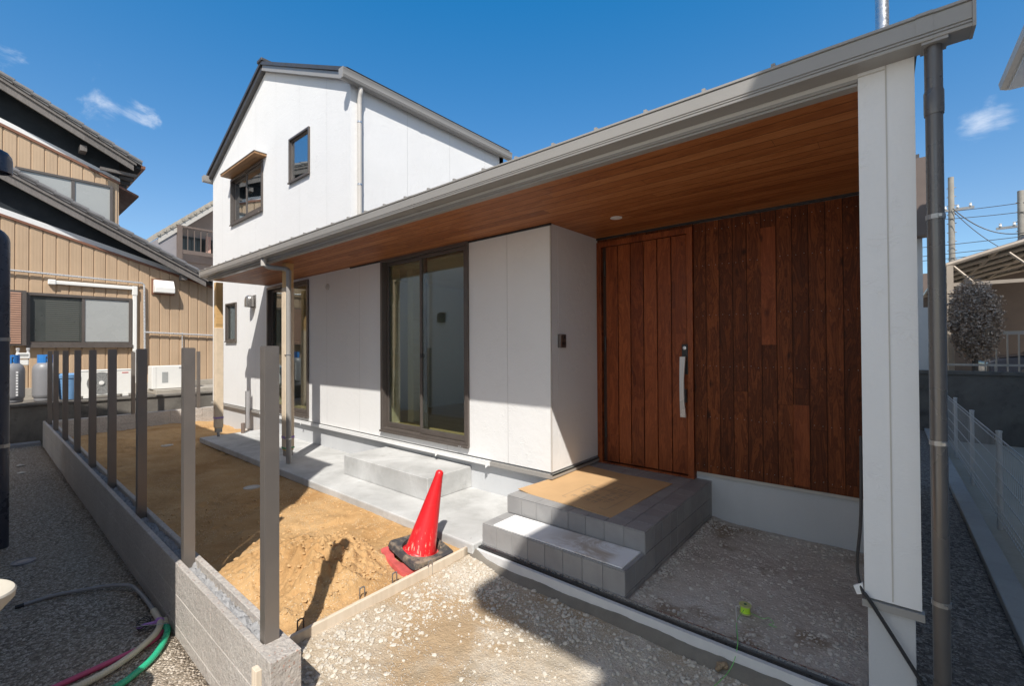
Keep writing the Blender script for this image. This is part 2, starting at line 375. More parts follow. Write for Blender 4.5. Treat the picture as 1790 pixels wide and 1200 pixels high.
m_whitep = concrete("old_white_plaster", (.66, .67, .68), (.78, .78, .77), (.42, .41, .39), .5, .8, .1, 1.4)
m_weather = wood("weathered_boards", 1, 2, .6, -20, (.09, .08, .075), (.16, .145, .135), (.24, .215, .20), .85, 30, 0, .3, False, 2.0)
m_rooftile = plain("grey_roof_tile", (.17, .165, .165), .18, 5, .55, 0, .1, 30)
m_retain = concrete("old_dark_concrete", (.11, .10, .088), (.21, .193, .168), (.05, .045, .038), .85, .9, .5, 1.6)
m_oldcon = concrete("old_pale_concrete", (.33, .30, .255), (.44, .40, .34), (.16, .145, .12), .6, .9, .4, 2.2)
m_tank = plain("grey_gas_cylinder", (.22, .22, .23), .05, 3, .4, .0, .03)
m_blue = plain("blue_collar", (.03, .19, .52), .06, 9, .4)
m_bucket = plain("blue_bucket", (.16, .32, .55), .06, 5, .45)
m_acw = plain("white_appliance", (.78, .77, .73), .03, 3, .45, 0, .02)
m_fan = plain("grey_fan_grille", (.38, .38, .37), .06, 20, .5)
m_redm = plain("red_mark", (.55, .05, .05), .05, 9, .5)
m_galv = plain("galvanised_conduit", (.66, .66, .66), .1, 10, .3, .5, .05)
m_blinds = plain("dark_screen", (.055, .06, .055), .1, 3, .35, 0, 0)
m_frost = plain("frosted_pane", (.36, .37, .36), .04, 1.2, .3, 0, .02)
m_glass = glass("window_glass"); m_glassb = glass("blue_window_glass", (.70, .78, .80), .5)
m_darkglass = plain("dark_opaque_glass", (.05, .055, .055), .1, 1.5, .08, 0, .01, 2)
m_shutter = plain("brown_shutter", (.46, .27, .19), .06, 3, .5)
m_navy = plain("navy_downpipe", (.060, .064, .082), .08, 3, .32, .2, .02, 50)
m_curb = concrete("pale_kerb", (.33, .315, .295), (.42, .40, .375), (.21, .20, .19), .5, .85, .35, 2.0)
m_mesh = plain("white_wire", (.58, .555, .525), .05, 9, .45, .1, 0)
m_brown = plain("brown_panel", (.16, .12, .10), .08, 3, .5)
m_pale = plain("pale_render", (.66, .64, .60), .05, 2, .8)
m_polym = concrete("grey_pole", (.27, .25, .22), (.35, .33, .29), (.18, .17, .15), .4, .85, .2, 3)
m_wire = plain("black_wire", (.03, .03, .035), .1, 9, .5)
m_carport = plain("tan_carport_frame", (.40, .34, .28), .06, 4, .45, .2)
m_polyc = plain("smoky_polycarbonate", (.20, .19, .185), .1, 4, .25)
m_carbody = plain("dark_car_paint", (.03, .035, .05), .1, 3, .2, .3, 0)
m_bark = plain("grey_bark", (.13, .11, .09), .3, 20, .9, 0, .5, 40)
def leaf_mat():
    t = Mt("dusty_clipped_leaves"); g = t.n('NewGeometry'); r = g.outputs['Random Per Island']
    col = t.ramp(r, [(.0, (.28, .215, .165)), (.5, (.48, .375, .295)), (.85, (.63, .50, .40)), (1., (.74, .61, .50))])
    return t.fin(col, .7, 0, None, .2)
m_leaf = leaf_mat()

# ------------------------------------------------------------------ mesh helpers
class MB:
    def __init__(s): s.v = []; s.f = []
    def add(s, vs, fs):
        b = len(s.v); s.v += [tuple(map(float, p)) for p in vs]; s.f += [tuple(i + b for i in f) for f in fs]; return s
    def box(s, x0, x1, y0, y1, z0, z1):
        return s.add([(x0, y0, z0), (x1, y0, z0), (x1, y1, z0), (x0, y1, z0), (x0, y0, z1), (x1, y0, z1), (x1, y1, z1), (x0, y1, z1)],
                     [(0, 3, 2, 1), (4, 5, 6, 7), (0, 1, 5, 4), (1, 2, 6, 5), (2, 3, 7, 6), (3, 0, 4, 7)])
    def hexa(s, p): return s.add(p, [(0, 3, 2, 1), (4, 5, 6, 7), (0, 1, 5, 4), (1, 2, 6, 5), (2, 3, 7, 6), (3, 0, 4, 7)])
    def quad(s, a, b, c, d): return s.add([a, b, c, d], [(0, 1, 2, 3)])
    def prism(s, poly, d):           # poly: 3D polygon, d: extrusion vector
        n = len(poly); q = [tuple(np.add(p, d)) for p in poly]
        nn = np.zeros(3)
        for i in range(n): nn += np.cross(poly[i], poly[(i + 1) % n])
        fl = np.dot(nn, d) > 0
        fs = [tuple(range(n)), tuple(range(2 * n - 1, n - 1, -1))] + [(i + n, (i + 1) % n + n, (i + 1) % n, i) for i in range(n)]
        if fl: fs = [tuple(reversed(f)) for f in fs]
        return s.add(list(poly) + q, fs)
    def tube(s, pts, r, n=12, cap=True):
        pts = [np.array(p, float) for p in pts]; k = len(pts); rr = r if hasattr(r, '__len__') else [r] * k
        T = [pts[min(i + 1, k - 1)] - pts[max(i - 1, 0)] for i in range(k)]; T = [t / (np.linalg.norm(t) + 1e-12) for t in T]
        up = np.array([0, 0, 1.]) if abs(T[0][2]) < .9 else np.array([1., 0, 0]); vs = []
        u = np.cross(up, T[0]); u /= np.linalg.norm(u)
        for i in range(k):
            u = u - T[i] * np.dot(u, T[i]); u /= np.linalg.norm(u) + 1e-12; w = np.cross(T[i], u)
            for j in range(n):
                a = 2 * math.pi * j / n; vs.append(pts[i] + rr[i] * (math.cos(a) * u + math.sin(a) * w))
        fs = []
        for i in range(k - 1):
            for j in range(n):
                a = i * n + j; b = i * n + (j + 1) % n; fs.append((a, b, b + n, a + n))
        if cap: fs += [tuple(reversed(range(n))), tuple(range((k - 1) * n, k * n))]
        return s.add(vs, fs)
    def lathe(s, prof, c=(0, 0, 0), n=24, axis=2):
        vs = []; fs = []; k = len(prof)
        for r, h in prof:
            for j in range(n):
                a = 2 * math.pi * j / n; p = [r * math.cos(a), r * math.sin(a), h]
                if axis == 1: p = [p[0], -p[2], p[1]]
                if axis == 0: p = [p[2], p[0], p[1]]
                vs.append(tuple(np.add(p, c)))
        for i in range(k - 1):
            for j in range(n):
                a = i * n + j; b = i * n + (j + 1) % n; fs.append((a, b, b + n, a + n))
        fs += [tuple(reversed(range(n))), tuple(range((k - 1) * n, k * n))]
        return s.add(vs, fs)
    def xf(s, M):
        s.v = [tuple(M @ Vector(p)) for p in s.v]; return s
    def build(s, name, mat, parent=None, local=False, bevel=0, smooth=False, seg=2):
        off = Vector((0, 0, 0)); q = parent
        while q is not None and not local: off += Vector(q.location); q = q.parent
        me = bpy.data.meshes.new(name); me.from_pydata([(p[0] - off.x, p[1] - off.y, p[2] - off.z) for p in s.v], [], s.f)
        me.materials.append(mat); me.validate(); me.update()
        o = bpy.data.objects.new(name, me); COL.objects.link(o)
        if parent is not None: o.parent = parent
        if smooth:
            for p in me.polygons: p.use_smooth = True
            es = o.modifiers.new("split", 'EDGE_SPLIT'); es.split_angle = math.radians(38)
        if bevel:
            b = o.modifiers.new("bevel", 'BEVEL'); b.width = bevel; b.segments = seg; b.limit_method = 'ANGLE'; b.angle_limit = math.radians(40)
        return o

def thing(name, label, cat, loc=(0, 0, 0), group=None):
    o = bpy.data.objects.new(name, None); COL.objects.link(o); o.location = loc; o.empty_display_size = .1
    o['label'] = label; o['category'] = cat
    if group: o['group'] = group
    return o
def tag(o, label, cat, group=None):
    o['label'] = label; o['category'] = cat
    if group: o['group'] = group
    return o
def struct(o, kind='structure'): o['kind'] = kind; return o

def smooth_path(pts, n=10):
    P = [np.array(p, float) for p in pts]; out = []
    for i in range(len(P) - 1):
        p0 = P[max(i - 1, 0)]; p1 = P[i]; p2 = P[i + 1]; p3 = P[min(i + 2, len(P) - 1)]
        for k in range(n):
            t = k / n; out.append(.5 * (2 * p1 + (p2 - p0) * t + (2 * p0 - 5 * p1 + 4 * p2 - p3) * t * t + (3 * p1 - p0 - 3 * p2 + p3) * t ** 3))
    out.append(P[-1]); return out

def vnoise(x, y, seed=0):
    xi = np.floor(x).astype(np.int64); yi = np.floor(y).astype(np.int64); fx = x - xi; fy = y - yi
    fx = fx * fx * (3 - 2 * fx); fy = fy * fy * (3 - 2 * fy)
    def h(a, b):
        v = (a * 374761393 + b * 668265263 + seed * 974634777) & 0x7fffffff
        v = ((v ^ (v >> 13)) * 1274126177) & 0x7fffffff
        return ((v ^ (v >> 16)) & 0xffff) / 65535.
    return (h(xi, yi) * (1 - fx) + h(xi + 1, yi) * fx) * (1 - fy) + (h(xi, yi + 1) * (1 - fx) + h(xi + 1, yi + 1) * fx) * fy
def fbm(x, y, s, o=5, seed=0, g=.5):
    x = np.asarray(x, float); y = np.asarray(y, float)
    t = 0; a = 1.; tot = 0
    for i in range(o):
        t = t + a * (vnoise(x * s, y * s, seed + i) - .5); tot += a; s *= 2.03; a *= g
    return t / tot
def grid(name, x0, x1, y0, y1, nx, ny, zf, mat, skirt=None):
    X, Y = np.meshgrid(np.linspace(x0, x1, nx), np.linspace(y0, y1, ny)); Z = zf(X, Y)
    vs = np.stack([X.ravel(), Y.ravel(), Z.ravel()], 1)
    i = np.arange(nx * ny).reshape(ny, nx)
    fs = np.stack([i[:-1, :-1].ravel(), i[:-1, 1:].ravel(), i[1:, 1:].ravel(), i[1:, :-1].ravel()], 1)
    mb = MB(); mb.v = [tuple(v) for v in vs.tolist()]; mb.f = [tuple(f) for f in fs.tolist()]
    if skirt is not None:
        ring = list(i[0, :]) + list(i[1:, -1]) + list(i[-1, -2::-1]) + list(i[-2:0:-1, 0])
        b = len(mb.v); mb.v += [(mb.v[k][0], mb.v[k][1], skirt) for k in ring]; m = len(ring)
        mb.f += [(int(ring[k]), b + k, b + (k + 1) % m, int(ring[(k + 1) % m])) for k in range(m)]
    o = mb.build(name, mat)
    for p in o.data.polygons: p.use_smooth = True
    return o

# ------------------------------------------------------------------ ground
struct(MB().quad((-400, -400, -.42), (400, -400, -.42), (400, 400, -.42), (-400, 400, -.42)).build("ground", m_earth))
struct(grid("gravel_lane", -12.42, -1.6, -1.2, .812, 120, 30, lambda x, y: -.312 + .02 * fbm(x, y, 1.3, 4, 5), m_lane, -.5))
def garden_z(x, y):
    z = -.105 + .05 * fbm(x, y, .9, 4, 3) + .035 * fbm(x, y, 6, 4, 8, .6)
    z -= .07 * np.clip((-x - 8.5) / 3.5, 0, 1)
    def m(cx, cy, r, h): return h * np.exp(-(((x - cx) ** 2 + (y - cy) ** 2) / r ** 2) ** 1.3)
    rough = 1 + .8 * fbm(x, y, 7, 3, 21, .6) + .5 * fbm(x, y, 26, 3, 23, .65)
    z = z + m(-3.05, 1.62, .36, .185) * rough + m(-2.75, 1.32, .34, .07) * rough + m(-3.55, 1.5, .34, .09) * rough + m(-3.35, 1.25, .28, .06) * rough
    z = z + m(-11.2, 1.9, .8, .06) + m(-10.6, 1.3, .6, .07)
    z = np.where(y > 2.25, z + np.clip((y - 2.25) / .2, 0, 1) * .03, z)
    dents = fbm(x, y, 3.2, 2, 31); z = z - .035 * np.clip(dents - .12, 0, .2) / .2
    return np.where((x > -2.62) & (z > -.075), -.075 + (z + .075) * .25, z)
struct(grid("sand_garden", -12.2, -2.495, .94, 2.50, 1000, 165, garden_z, m_sand, -.4))
struct(grid("sand_strip", -12.2, -8.94, 2.45, 3.6, 150, 55, garden_z, m_sand, -.4))
def yard_z(x, y): return -.165 + .02 * fbm(x, y, 1.7, 4, 14) + .014 * fbm(x, y, 11, 4, 15, .6) + .02 * np.clip((y - 2.1) / .35, 0, 1) + .06 * np.exp(-((x + 2.47) / .22) ** 2)
struct(grid("gravel_yard", -2.486, .62, -1.4, 2.47, 240, 300, lambda x, y: np.where((x < -2.0) & (y < .9), -.5, yard_z(x, y)), m_yard, -.5))
def bed_z(x, y): return -.075 + .025 * fbm(x, y, 2.1, 4, 44) + .014 * fbm(x, y, 14, 4, 45, .6) + .03 * np.exp(-((x + 1.23) / .1) ** 2)
struct(grid("gravel_bed", -1.235, -.078, 2.53, 4.315, 110, 170, bed_z, m_bed, -.4))
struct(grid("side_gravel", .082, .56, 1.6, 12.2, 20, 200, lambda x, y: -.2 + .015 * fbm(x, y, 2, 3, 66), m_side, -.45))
struct(MB().quad((.69, 1.0, -.34), (9, 1.0, -.34), (9, 12, -.34), (.69, 12, -.34)).build("side_soil", m_earth))
struct(MB().box(-8.95, -2.432, 2.43, 3.43, -.085, .0).build("concrete_pavement", m_slab, bevel=.012))

# scattered stones, one mesh each
ICO_V = []
_ph = (1 + 5 ** .5) / 2
ICO_V = np.array([(-1, _ph, 0), (1, _ph, 0), (-1, -_ph, 0), (1, -_ph, 0), (0, -1, _ph), (0, 1, _ph), (0, -1, -_ph), (0, 1, -_ph), (_ph, 0, -1), (_ph, 0, 1), (-_ph, 0, -1), (-_ph, 0, 1)]) / 1.9
ICO_F = [(0, 11, 5), (0, 5, 1), (0, 1, 7), (0, 7, 10), (0, 10, 11), (1, 5, 9), (5, 11, 4), (11, 10, 2), (10, 7, 6), (7, 1, 8), (3, 9, 4), (3, 4, 2), (3, 2, 6), (3, 6, 8), (3, 8, 9), (4, 9, 5), (2, 4, 11), (6, 2, 10), (8, 6, 7), (9, 8, 1)]
def stones(name, pts, mat):
    mb = MB()
    for x, y, z, r in pts:
        q = ICO_V * (1 + RNG.uniform(-.28, .28, (12, 1))) * r * np.array([RNG.uniform(.8, 1.35), RNG.uniform(.7, 1.1), RNG.uniform(.5, .85)])
        a = RNG.uniform(0, 6.28); c, s = math.cos(a), math.sin(a)
        q = q @ np.array([[c, -s, 0], [s, c, 0], [0, 0, 1]]).T + np.array([x, y, z + r * .22])
        mb.add(q.tolist(), ICO_F)
    return mb.build(name, mat)
pts = []
for _ in range(80000):
    x = RNG.uniform(-2.46, .4); y = RNG.uniform(.2, 2.42)
    if x < -2.0 and y < .98: continue
    dens = .05 + .95 * math.exp(-((y - 2.27) / .13) ** 2) * (.35 + .65 * (vnoise(np.array(x * 2.2), np.array(3.1), 5) > .45)) + .95 * math.exp(-((x + 2.3) / .16) ** 2) + .30 * (vnoise(np.array(x * 1.8), np.array(y * 1.8), 77) > .58)
    if RNG.random() > dens * .42: continue
    r = .0026 + .0135 * RNG.random() ** 4.5
    if RNG.random() < .02: r *= 1.5
    pts.append((x, y, float(yard_z(np.array(x), np.array(y))), r))
struct(stones("crushed_stone", pts, m_stone), 'stuff')
pts = []
for _ in range(16000):
    x = RNG.uniform(-1.22, -.1); y = RNG.uniform(2.56, 4.25)
    dens = .10 + .9 * math.exp(-((x + 1.2) / .05) ** 2) + .5 * math.exp(-((x + .15) / .14) ** 2) * (y < 3.3) + .35 * math.exp(-((y - 4.22) / .05) ** 2) + .25 * math.exp(-((y - 2.62) / .1) ** 2)
    if RNG.random() > dens * .55: continue
    pts.append((x, y, float(bed_z(np.array(x), np.array(y))), .003 + .012 * RNG.random() ** 3.6))
struct(stones("crushed_stone_bed", pts, plain("grey_limestone", (.58, .535, .47), .15, 14, .85, 0, .25, 60)), 'stuff')
pts = []
for _ in range(7000):
    x = RNG.uniform(-5.5, -2.52); y = RNG.uniform(.97, 2.40)
    if RNG.random() > .25 + .75 * math.exp(-(((x + 3.0) / .5) ** 2 + ((y - 1.5) / .4) ** 2)): continue
    pts.append((x, y, float(garden_z(np.array(x), np.array(y))), .0025 + .013 * RNG.random() ** 4.0))
struct(stones("sand_clods", pts, plain("sand_clod", (.52, .33, .155), .12, 14, .95, 0, .3, 60)), 'stuff')

# ------------------------------------------------------------------ the white house
H = thing("white_house", "new white two-storey gabled house with long wooden-soffited porch and brown timber entrance", "house", (-5.8, 3.4, 0))
def wall_xz(mb, x0, x1, z0, z1, ops, yf, yb):
    xs = sorted({x0, x1, *[o[0] for o in ops], *[o[1] for o in ops]}); zs = sorted({z0, z1, *[o[2] for o in ops], *[o[3] for o in ops]})
    for i in range(len(xs) - 1):
        for j in range(len(zs) - 1):
            cx, cz = (xs[i] + xs[i + 1]) / 2, (zs[j] + zs[j + 1]) / 2
            if any(o[0] < cx < o[1] and o[2] < cz < o[3] for o in ops): continue
            a, b, c, d = xs[i], xs[i + 1], zs[j], zs[j + 1]
            mb.quad((a, yf, c), (b, yf, c), (b, yf, d), (a, yf, d)); mb.quad((b, yb, c), (a, yb, c), (a, yb, d), (b, yb, d))
    for a, b, c, d in ops:
        mb.quad((a, yf, c), (a, yb, c), (b, yb, c), (b, yf, c)); mb.quad((a, yf, d), (b, yf, d), (b, yb, d), (a, yb, d))
        mb.quad((a, yf, c), (a, yf, d), (a, yb, d), (a, yb, c)); mb.quad((b, yf, c), (b, yb, c), (b, yb, d), (b, yf, d))
    mb.quad((x0, yb, z0), (x0, yf, z0), (x0, yf, z1), (x0, yb, z1)); mb.quad((x1, yf, z0), (x1, yb, z0), (x1, yb, z1), (x1, yf, z1))
    mb.quad((x0, yf, z0), (x0, yb, z0), (x1, yb, z0), (x1, yf, z0)); mb.quad((x0, yf, z1), (x1, yf, z1), (x1, yb, z1), (x0, yb, z1))
WM = (-5.055, -3.445, .43, 2.652); W2 = (-8.62, -7.06, .40, 2.60); WS = (-10.73, -10.14, 1.65, 2.45)
UW = (-10.436, -8.839, 4.06, 5.01); UV = (-7.728, -7.018, 4.29, 5.04)
GX0, GX1, GA = -11.58, -5.82, -8.72     # gable wall ends and apex
mb = MB(); wall_xz(mb, GX0, GX1, .345, 5.36, [W2, WS, UW, UV], 3.40, 3.52)
mb.prism([(GX0, 3.40, 5.36), (GX1, 3.40, 5.36), (GA, 3.40, 6.66)], (0, .12, 0))
mb.build("gable_wall", m_side_x, H)
mb = MB(); wall_xz(mb, GX1, -2.374, .345, 2.70, [WM], 3.40, 3.52); mb.build("front_wall", m_side_x, H)
MB().box(-2.52, -2.374, 3.523, 4.31, .345, 2.70).build("porch_return_wall", m_side_y, H)
# thin corner trims
MB().box(-2.382, -2.371, 3.397, 3.408, .345, 2.655).box(-2.382, -2.371, 4.262, 4.275, .345, 2.655).build("corner_trim", m_fascia, H)
MB().box(-5.94, -5.82, 3.523, 6.72, 2.6, 5.36).build("upper_side_wall", m_side_y, H)
MB().box(GX0, GX0 + .12, 3.523, 6.72, .345, 5.36).build("far_side_wall", m_side_y, H)
MB().box(GX0, GX1, 6.60, 6.715, 2.6, 5.36).prism([(GX0, 6.60, 5.36), (GX1, 6.60, 5.36), (GA, 6.60, 6.66)], (0, .115, 0)).build("back_gable_wall", m_side_x, H)
mb = MB(); wall_xz(mb, GX0 + .12, .1, 0, 3.0, [(-5.4, -2.8, .9, 2.3)], 7.2, 7.32); mb.build("rear_wall", m_side_x, H)  # unseen opening added at the back so daylight brightens the front room
# right-hand wing wall that ends in the porch column
mb = MB(); mb.box(-.084, .099, 2.452, 7.2, .422, 2.77); mb.build("wing_wall", m_side_y, H)
MB().box(.0065, .0115, 2.4495, 2.4525, .43, 2.74).box(-.084, .006, 2.4495, 2.4525, 2.662, 2.667).build("wall_joint", m_fascia, H)
MB().box(-.092, .107, 2.440, 2.48, .384, .415).box(-.092, -.083, 2.48, 4.2, .384, .415).build("column_drip_edge", m_gutter, H)
# foundations
mb = MB(); mb.box(GX0 + .02, -2.40, 3.425, 3.55, -.4, .33).box(-2.50, -2.385, 3.56, 4.30, -.4, .33).box(-2.384, -.08, 4.318, 4.45, -.4, .318).box(-.074, .08, 2.465, 4.45, -.4, .418)
mb.build("foundation", m_found, H, bevel=.004)
# drip flashing along the foot of the siding: brown metal, part still under white film
MB().box(GX0, -2.362, 3.372, 3.40, .318, .330).box(GX0, -2.362, 3.366, 3.374, .292, .330).box(-2.376, -2.350, 3.374, 4.27, .318, .330).box(-2.358, -2.350, 3.366, 4.27, .292, .330).build("drip_flashing", m_gutter, H)
MB().box(-8.9, -3.12, 3.360, 3.366, .290, .328).box(-8.9, -3.12, 3.360, 3.39, .331, .333).build("protective_film", m_whitepl, H)
for x in (-7.23, -3.93, -3.15):
    MB().prism([(x - .018, 3.355, .33), (x + .018, 3.345, .33), (x + .022, 3.34, .292), (x - .004, 3.335, .268), (x - .02, 3.348, .30)], (0, .004, 0)).build("loose_film_end", m_whitepl, H)

def frame_box(mb, x0, x1, z0, z1, w, y0, y1, wb=None):
    wb = wb or w
    mb.box(x0, x1, y0, y1, z1 - w, z1).box(x0, x1, y0, y1, z0, z0 + wb).box(x0, x0 + w, y0, y1, z0 + wb, z1 - w).box(x1 - w, x1, y0, y1, z0 + wb, z1 - w)
def window(op, sliding, gl=m_glass, sill=.05, label=None):
    x0, x1, z0, z1 = op; mb = MB(); fw = .045 if sliding else .032; frame_box(mb, x0 - .004, x1 + .004, z0 - .004, z1 + .004, fw, 3.372, 3.50, sill if sliding else .036)
    mb.box(x0 - .012, x1 + .012, 3.358, 3.385, z0 - .012, z0 + .012)
    w = mb.build("window", m_bronze, H, bevel=.003)
    if sliding:
        xm = (x0 + x1) / 2; a, b, c, d = x0 + .045, x1 - .045, z0 + sill, z1 - .045
        s1 = MB(); frame_box(s1, a, xm + .03, c, d, .036, 3.44, 3.472, .06); s1.build("sash", m_bronze, w, bevel=.003)
        s2 = MB(); frame_box(s2, xm - .03, b, c, d, .036, 3.398, 3.43, .06); s2.build("sash", m_bronze, w, bevel=.003)
        MB().box(a + .036, xm - .006, 3.453, 3.459, c + .06, d - .036).build("pane", gl, w)
        MB().box(xm + .006, b - .036, 3.411, 3.417, c + .06, d - .036).build("pane", gl, w)
        MB().box(xm - .018, xm + .018, 3.392, 3.398, z0 + .95, z0 + 1.0).build("latch", m_dark, w)
        MB().box(x1 - .13, x1 - .07, 3.3545, 3.358, z0 - .008, z0 + .008).build("sill_tag", m_silver, w)
    else:
        s1 = MB(); frame_box(s1, x0 + .03, x1 - .03, z0 + .035, z1 - .03, .022, 3.40, 3.44); s1.build("sash", m_bronze, w, bevel=.003)
        MB().box(x0 + .05, x1 - .05, 3.418, 3.424, z0 + .055, z1 - .05).build("pane", gl, w)
    return w
for op, sl, g in ((WM, 1, m_glass), (W2, 1, m_glass), (WS, 0, m_glass), (UW, 1, m_glassb), (UV, 0, m_glassb)): window(op, sl, g)
# rooms behind the glass
MB().box(-11.4, -2.54, 3.525, 7.18, .36, .500).build("floor", m_floor, H)
mb = MB(); wall_xz(mb, -11.4, -2.54, .40, 2.56, [(-5.4, -2.8, .9, 2.3)], 6.4, 6.5)  # added opening lines up with the rear one to pass daylight
mb.box(-6.0, -5.9, 3.56, 6.4, .40, 2.56).box(-9.6, -9.5, 3.56, 6.4, .4, 2.56).build("inner_wall", m_intw, H); MB().box(-11.4, -2.54, 3.56, 6.5, 2.56, 2.59).build("room_ceiling", m_trimwood, H)
MB().box(-11.4, -5.96, 3.56, 6.58, 2.9, 3.0).box(-8.2, -8.1, 3.56, 6.5, 3.0, 5.3).box(-11.4, -5.96, 5.9, 6.0, 3.0, 5.3).build("upper_room", m_intw, H)
for x0, x1, z0, z1 in (WM, W2):
    mb = MB(); frame_box(mb, x0 - .0, x1 + .0, z0 - .028, z1, .03, 3.523, 3.66); mb.build("jamb_lining", m_trimwood, H)
MB().box(-4.98, -4.86, 3.75, 3.87, .40, 2.56).build("inner_post", m_trimwood, H)

# upper roof
def slab_roof(mb, xa, za, xb, zb, y0, y1, t):
    L = math.hypot(xb - xa, zb - za); nx, nz = -(zb - za) / L, (xb - xa) / L
    if nz < 0: nx, nz = -nx, -nz
    mb.prism([(xa, y0, za), (xb, y0, zb), (xb + nx * t, y0, zb + nz * t), (xa + nx * t, y0, za + nz * t)], (0, y1 - y0, 0))
mb = MB(); slab_roof(mb, GA, 6.70, -5.755, 5.385, 3.30, 6.82, .055); slab_roof(mb, GA, 6.70, -11.685, 5.385, 3.30, 6.82, .055)
roof = mb.build("upper_roof", m_roof, H)
mb = MB(); slab_roof(mb, GA, 6.60, -5.77, 5.285, 3.325, 3.398, .09); mb.build("verge_board", m_gutter, roof)
mb = MB(); slab_roof(mb, GA, 6.60, -11.67, 5.285, 3.325, 3.398, .09); mb.build("verge_board", m_roof, roof)
MB().box(GA - .10, GA + .10, 3.28, 6.84, 6.735, 6.79).build("ridge_cap", m_roof, roof, bevel=.01)
def gutter_profile(w, h):   # open box gutter, u outward, v up
    return [(0, h), (0, .25 * h), (.12 * w, .06 * h), (.3 * w, 0), (.8 * w, 0), (.93 * w, .05 * h), (w, .13 * h), (w, .18 * h), (.93 * w, .19 * h), (.93 * w, .225 * h), (w, .24 * h), (w, .285 * h), (.94 * w, .295 * h), (.94 * w, .335 * h), (w * 1.0, .35 * h), (w * 1.02, .9 * h), (w * 1.05, .93 * h), (w * 1.05, h), (w * .97, h), (w * .90, .36 * h), (.85 * w, .1 * h), (.1 * w, .12 * h), (.05 * w, h)]
pr = gutter_profile(.13, .145)
mb = MB().prism([(-5.80 + u * .85, 3.22, 5.235 + v) for u, v in pr], (0, 3.62, 0)); mb.prism([(-5.80, 3.212, 5.385), (-5.80, 3.212, 5.27), (-5.76, 3.212, 5.235), (-5.70, 3.212, 5.24), (-5.684, 3.212, 5.385)], (0, .01, 0))
mb.prism([(-5.80 + u * .88, 4.50, 5.232 + v * 1.02) for u, v in pr], (0, .07, 0))
mb.build("eaves_gutter", m_gutter, H, smooth=True)
MB().prism([(-11.60 - u * .85, 3.22, 5.235 + v) for u, v in pr], (0, 3.62, 0)).build("eaves_gutter", m_gutter, H, smooth=True)
sp = MB().tube(smooth_path([(-5.745, 3.52, 5.25), (-5.745, 3.52, 5.17), (-5.765, 3.52, 5.1), (-5.775, 3.52, 5.0), (-5.775, 3.52, 4.9), (-5.775, 3.52, 2.86)], 5), .033, 14)
d1 = sp.build("downpipe", m_fascia, H, smooth=True)
for z in (4.75, 3.85): MB().lathe([(.037, -.012), (.037, .012)], (-5.775, 3.52, z), 14).box(-5.82, -5.778, 3.51, 3.53, z - .01, z + .01).build("pipe_clip", m_silver, d1)
# wooden hood over the upper sliding window
mb = MB().box(-10.42, -8.68, 3.19, 3.398, 5.03, 5.07); hd = mb.build("window_hood", wood("hood_wood", 1, 0, .12, 3, (.22, .11, .05), (.34, .19, .09), (.45, .27, .14), .55, 9, .03, .4, False), H)
MB().box(-10.43, -8.67, 3.18, 3.398, 5.071, 5.08).build("hood_flashing", m_gutter, hd)

# porch roof
PX0, PX1, BX0 = -8.64, .215, -8.60
mb = MB(); mb.prism([(PX0, 2.40, 2.765), (PX0, 7.3, 3.16), (PX0, 7.3, 3.20), (PX0, 2.40, 2.80)], (GX1 - .0 - PX0 + 6.0, 0, 0))
pr_roof = MB()
pr_roof.prism([(PX0, 2.40, 2.775), (PX0, 3.397, 2.86), (PX0, 3.397, 2.895), (PX0, 2.40, 2.808)], (-5.822 - PX0, 0, 0))
pr_roof.prism([(-5.819, 2.40, 2.775), (-5.819, 7.4, 3.20), (-5.819, 7.4, 3.235), (-5.819, 2.40, 2.808)], (.118 + 5.819, 0, 0))
prf = pr_roof.build("porch_roof", m_roof, H)
mb = MB()
x = -.395
while x > PX0:
    y1 = 7.38 if x > -5.8 else 3.39
    sl = .0854
    mb.prism([(x - .010, 2.39, 2.80), (x + .010, 2.39, 2.80), (x + .008, 2.39, 2.826), (x - .008, 2.39, 2.826)], (0, y1 - 2.385, (y1 - 2.385) * sl))
    x -= .3135
mb.box(PX0, .118, 2.392, 2.40, 2.787, 2.812).build("roof_seam", m_gutter, prf)
MB().prism([(BX0 + .051, 2.512, 2.634), (BX0 + .051, 4.262, 2.660), (BX0 + .051, 4.262, 2.68), (BX0 + .051, 2.512, 2.654)], (-.087 - BX0 - .051, 0, 0)).build("soffit", m_soffit, H)
m_band = plain("off_white_fascia", (.60, .575, .54), .04, 3, .65, 0, .12, 70, .3)
MB().box(BX0, -.0845, 2.453, 2.511, 2.660, 2.772).box(BX0, BX0 + .05, 2.511, 3.395, 2.64, 2.772).build("fascia_beam", m_band, H)
MB().box(BX0 - .004, -.085, 2.447, 2.511, 2.645, 2.6595).box(BX0, -.085, 2.456, 2.511, 2.632, 2.6445).build("soffit_trim", m_gutter, H, bevel=.002)
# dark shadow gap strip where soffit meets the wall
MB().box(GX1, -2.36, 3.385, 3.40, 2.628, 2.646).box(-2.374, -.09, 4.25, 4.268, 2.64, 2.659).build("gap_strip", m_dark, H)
GZ = 2.680
def porch_profile(w, h):
    return [(0, h), (0, 0), (w * .985, 0), (w, .03 * h), (w, .10 * h), (w * .94, .115 * h), (w * .94, .15 * h), (w, .165 * h), (w, .215 * h), (w * .94, .23 * h), (w * .94, .265 * h), (w, .28 * h), (w * 1.025, .84 * h), (w * .97, .855 * h), (w * .97, .885 * h), (w * 1.07, .90 * h), (w * 1.07, h), (w * .93, h), (w * .90, .30 * h), (w * .88, .09 * h), (w * .08, .09 * h), (w * .06, h)]
GW, GH = .098, .106
gp = [(2.449 - u, GZ + v) for u, v in porch_profile(GW, GH)]
mb = MB().prism([(-8.66, y, z) for y, z in gp], (8.915, 0, 0))
gut = mb.build("porch_gutter", m_gutter, H, smooth=True)
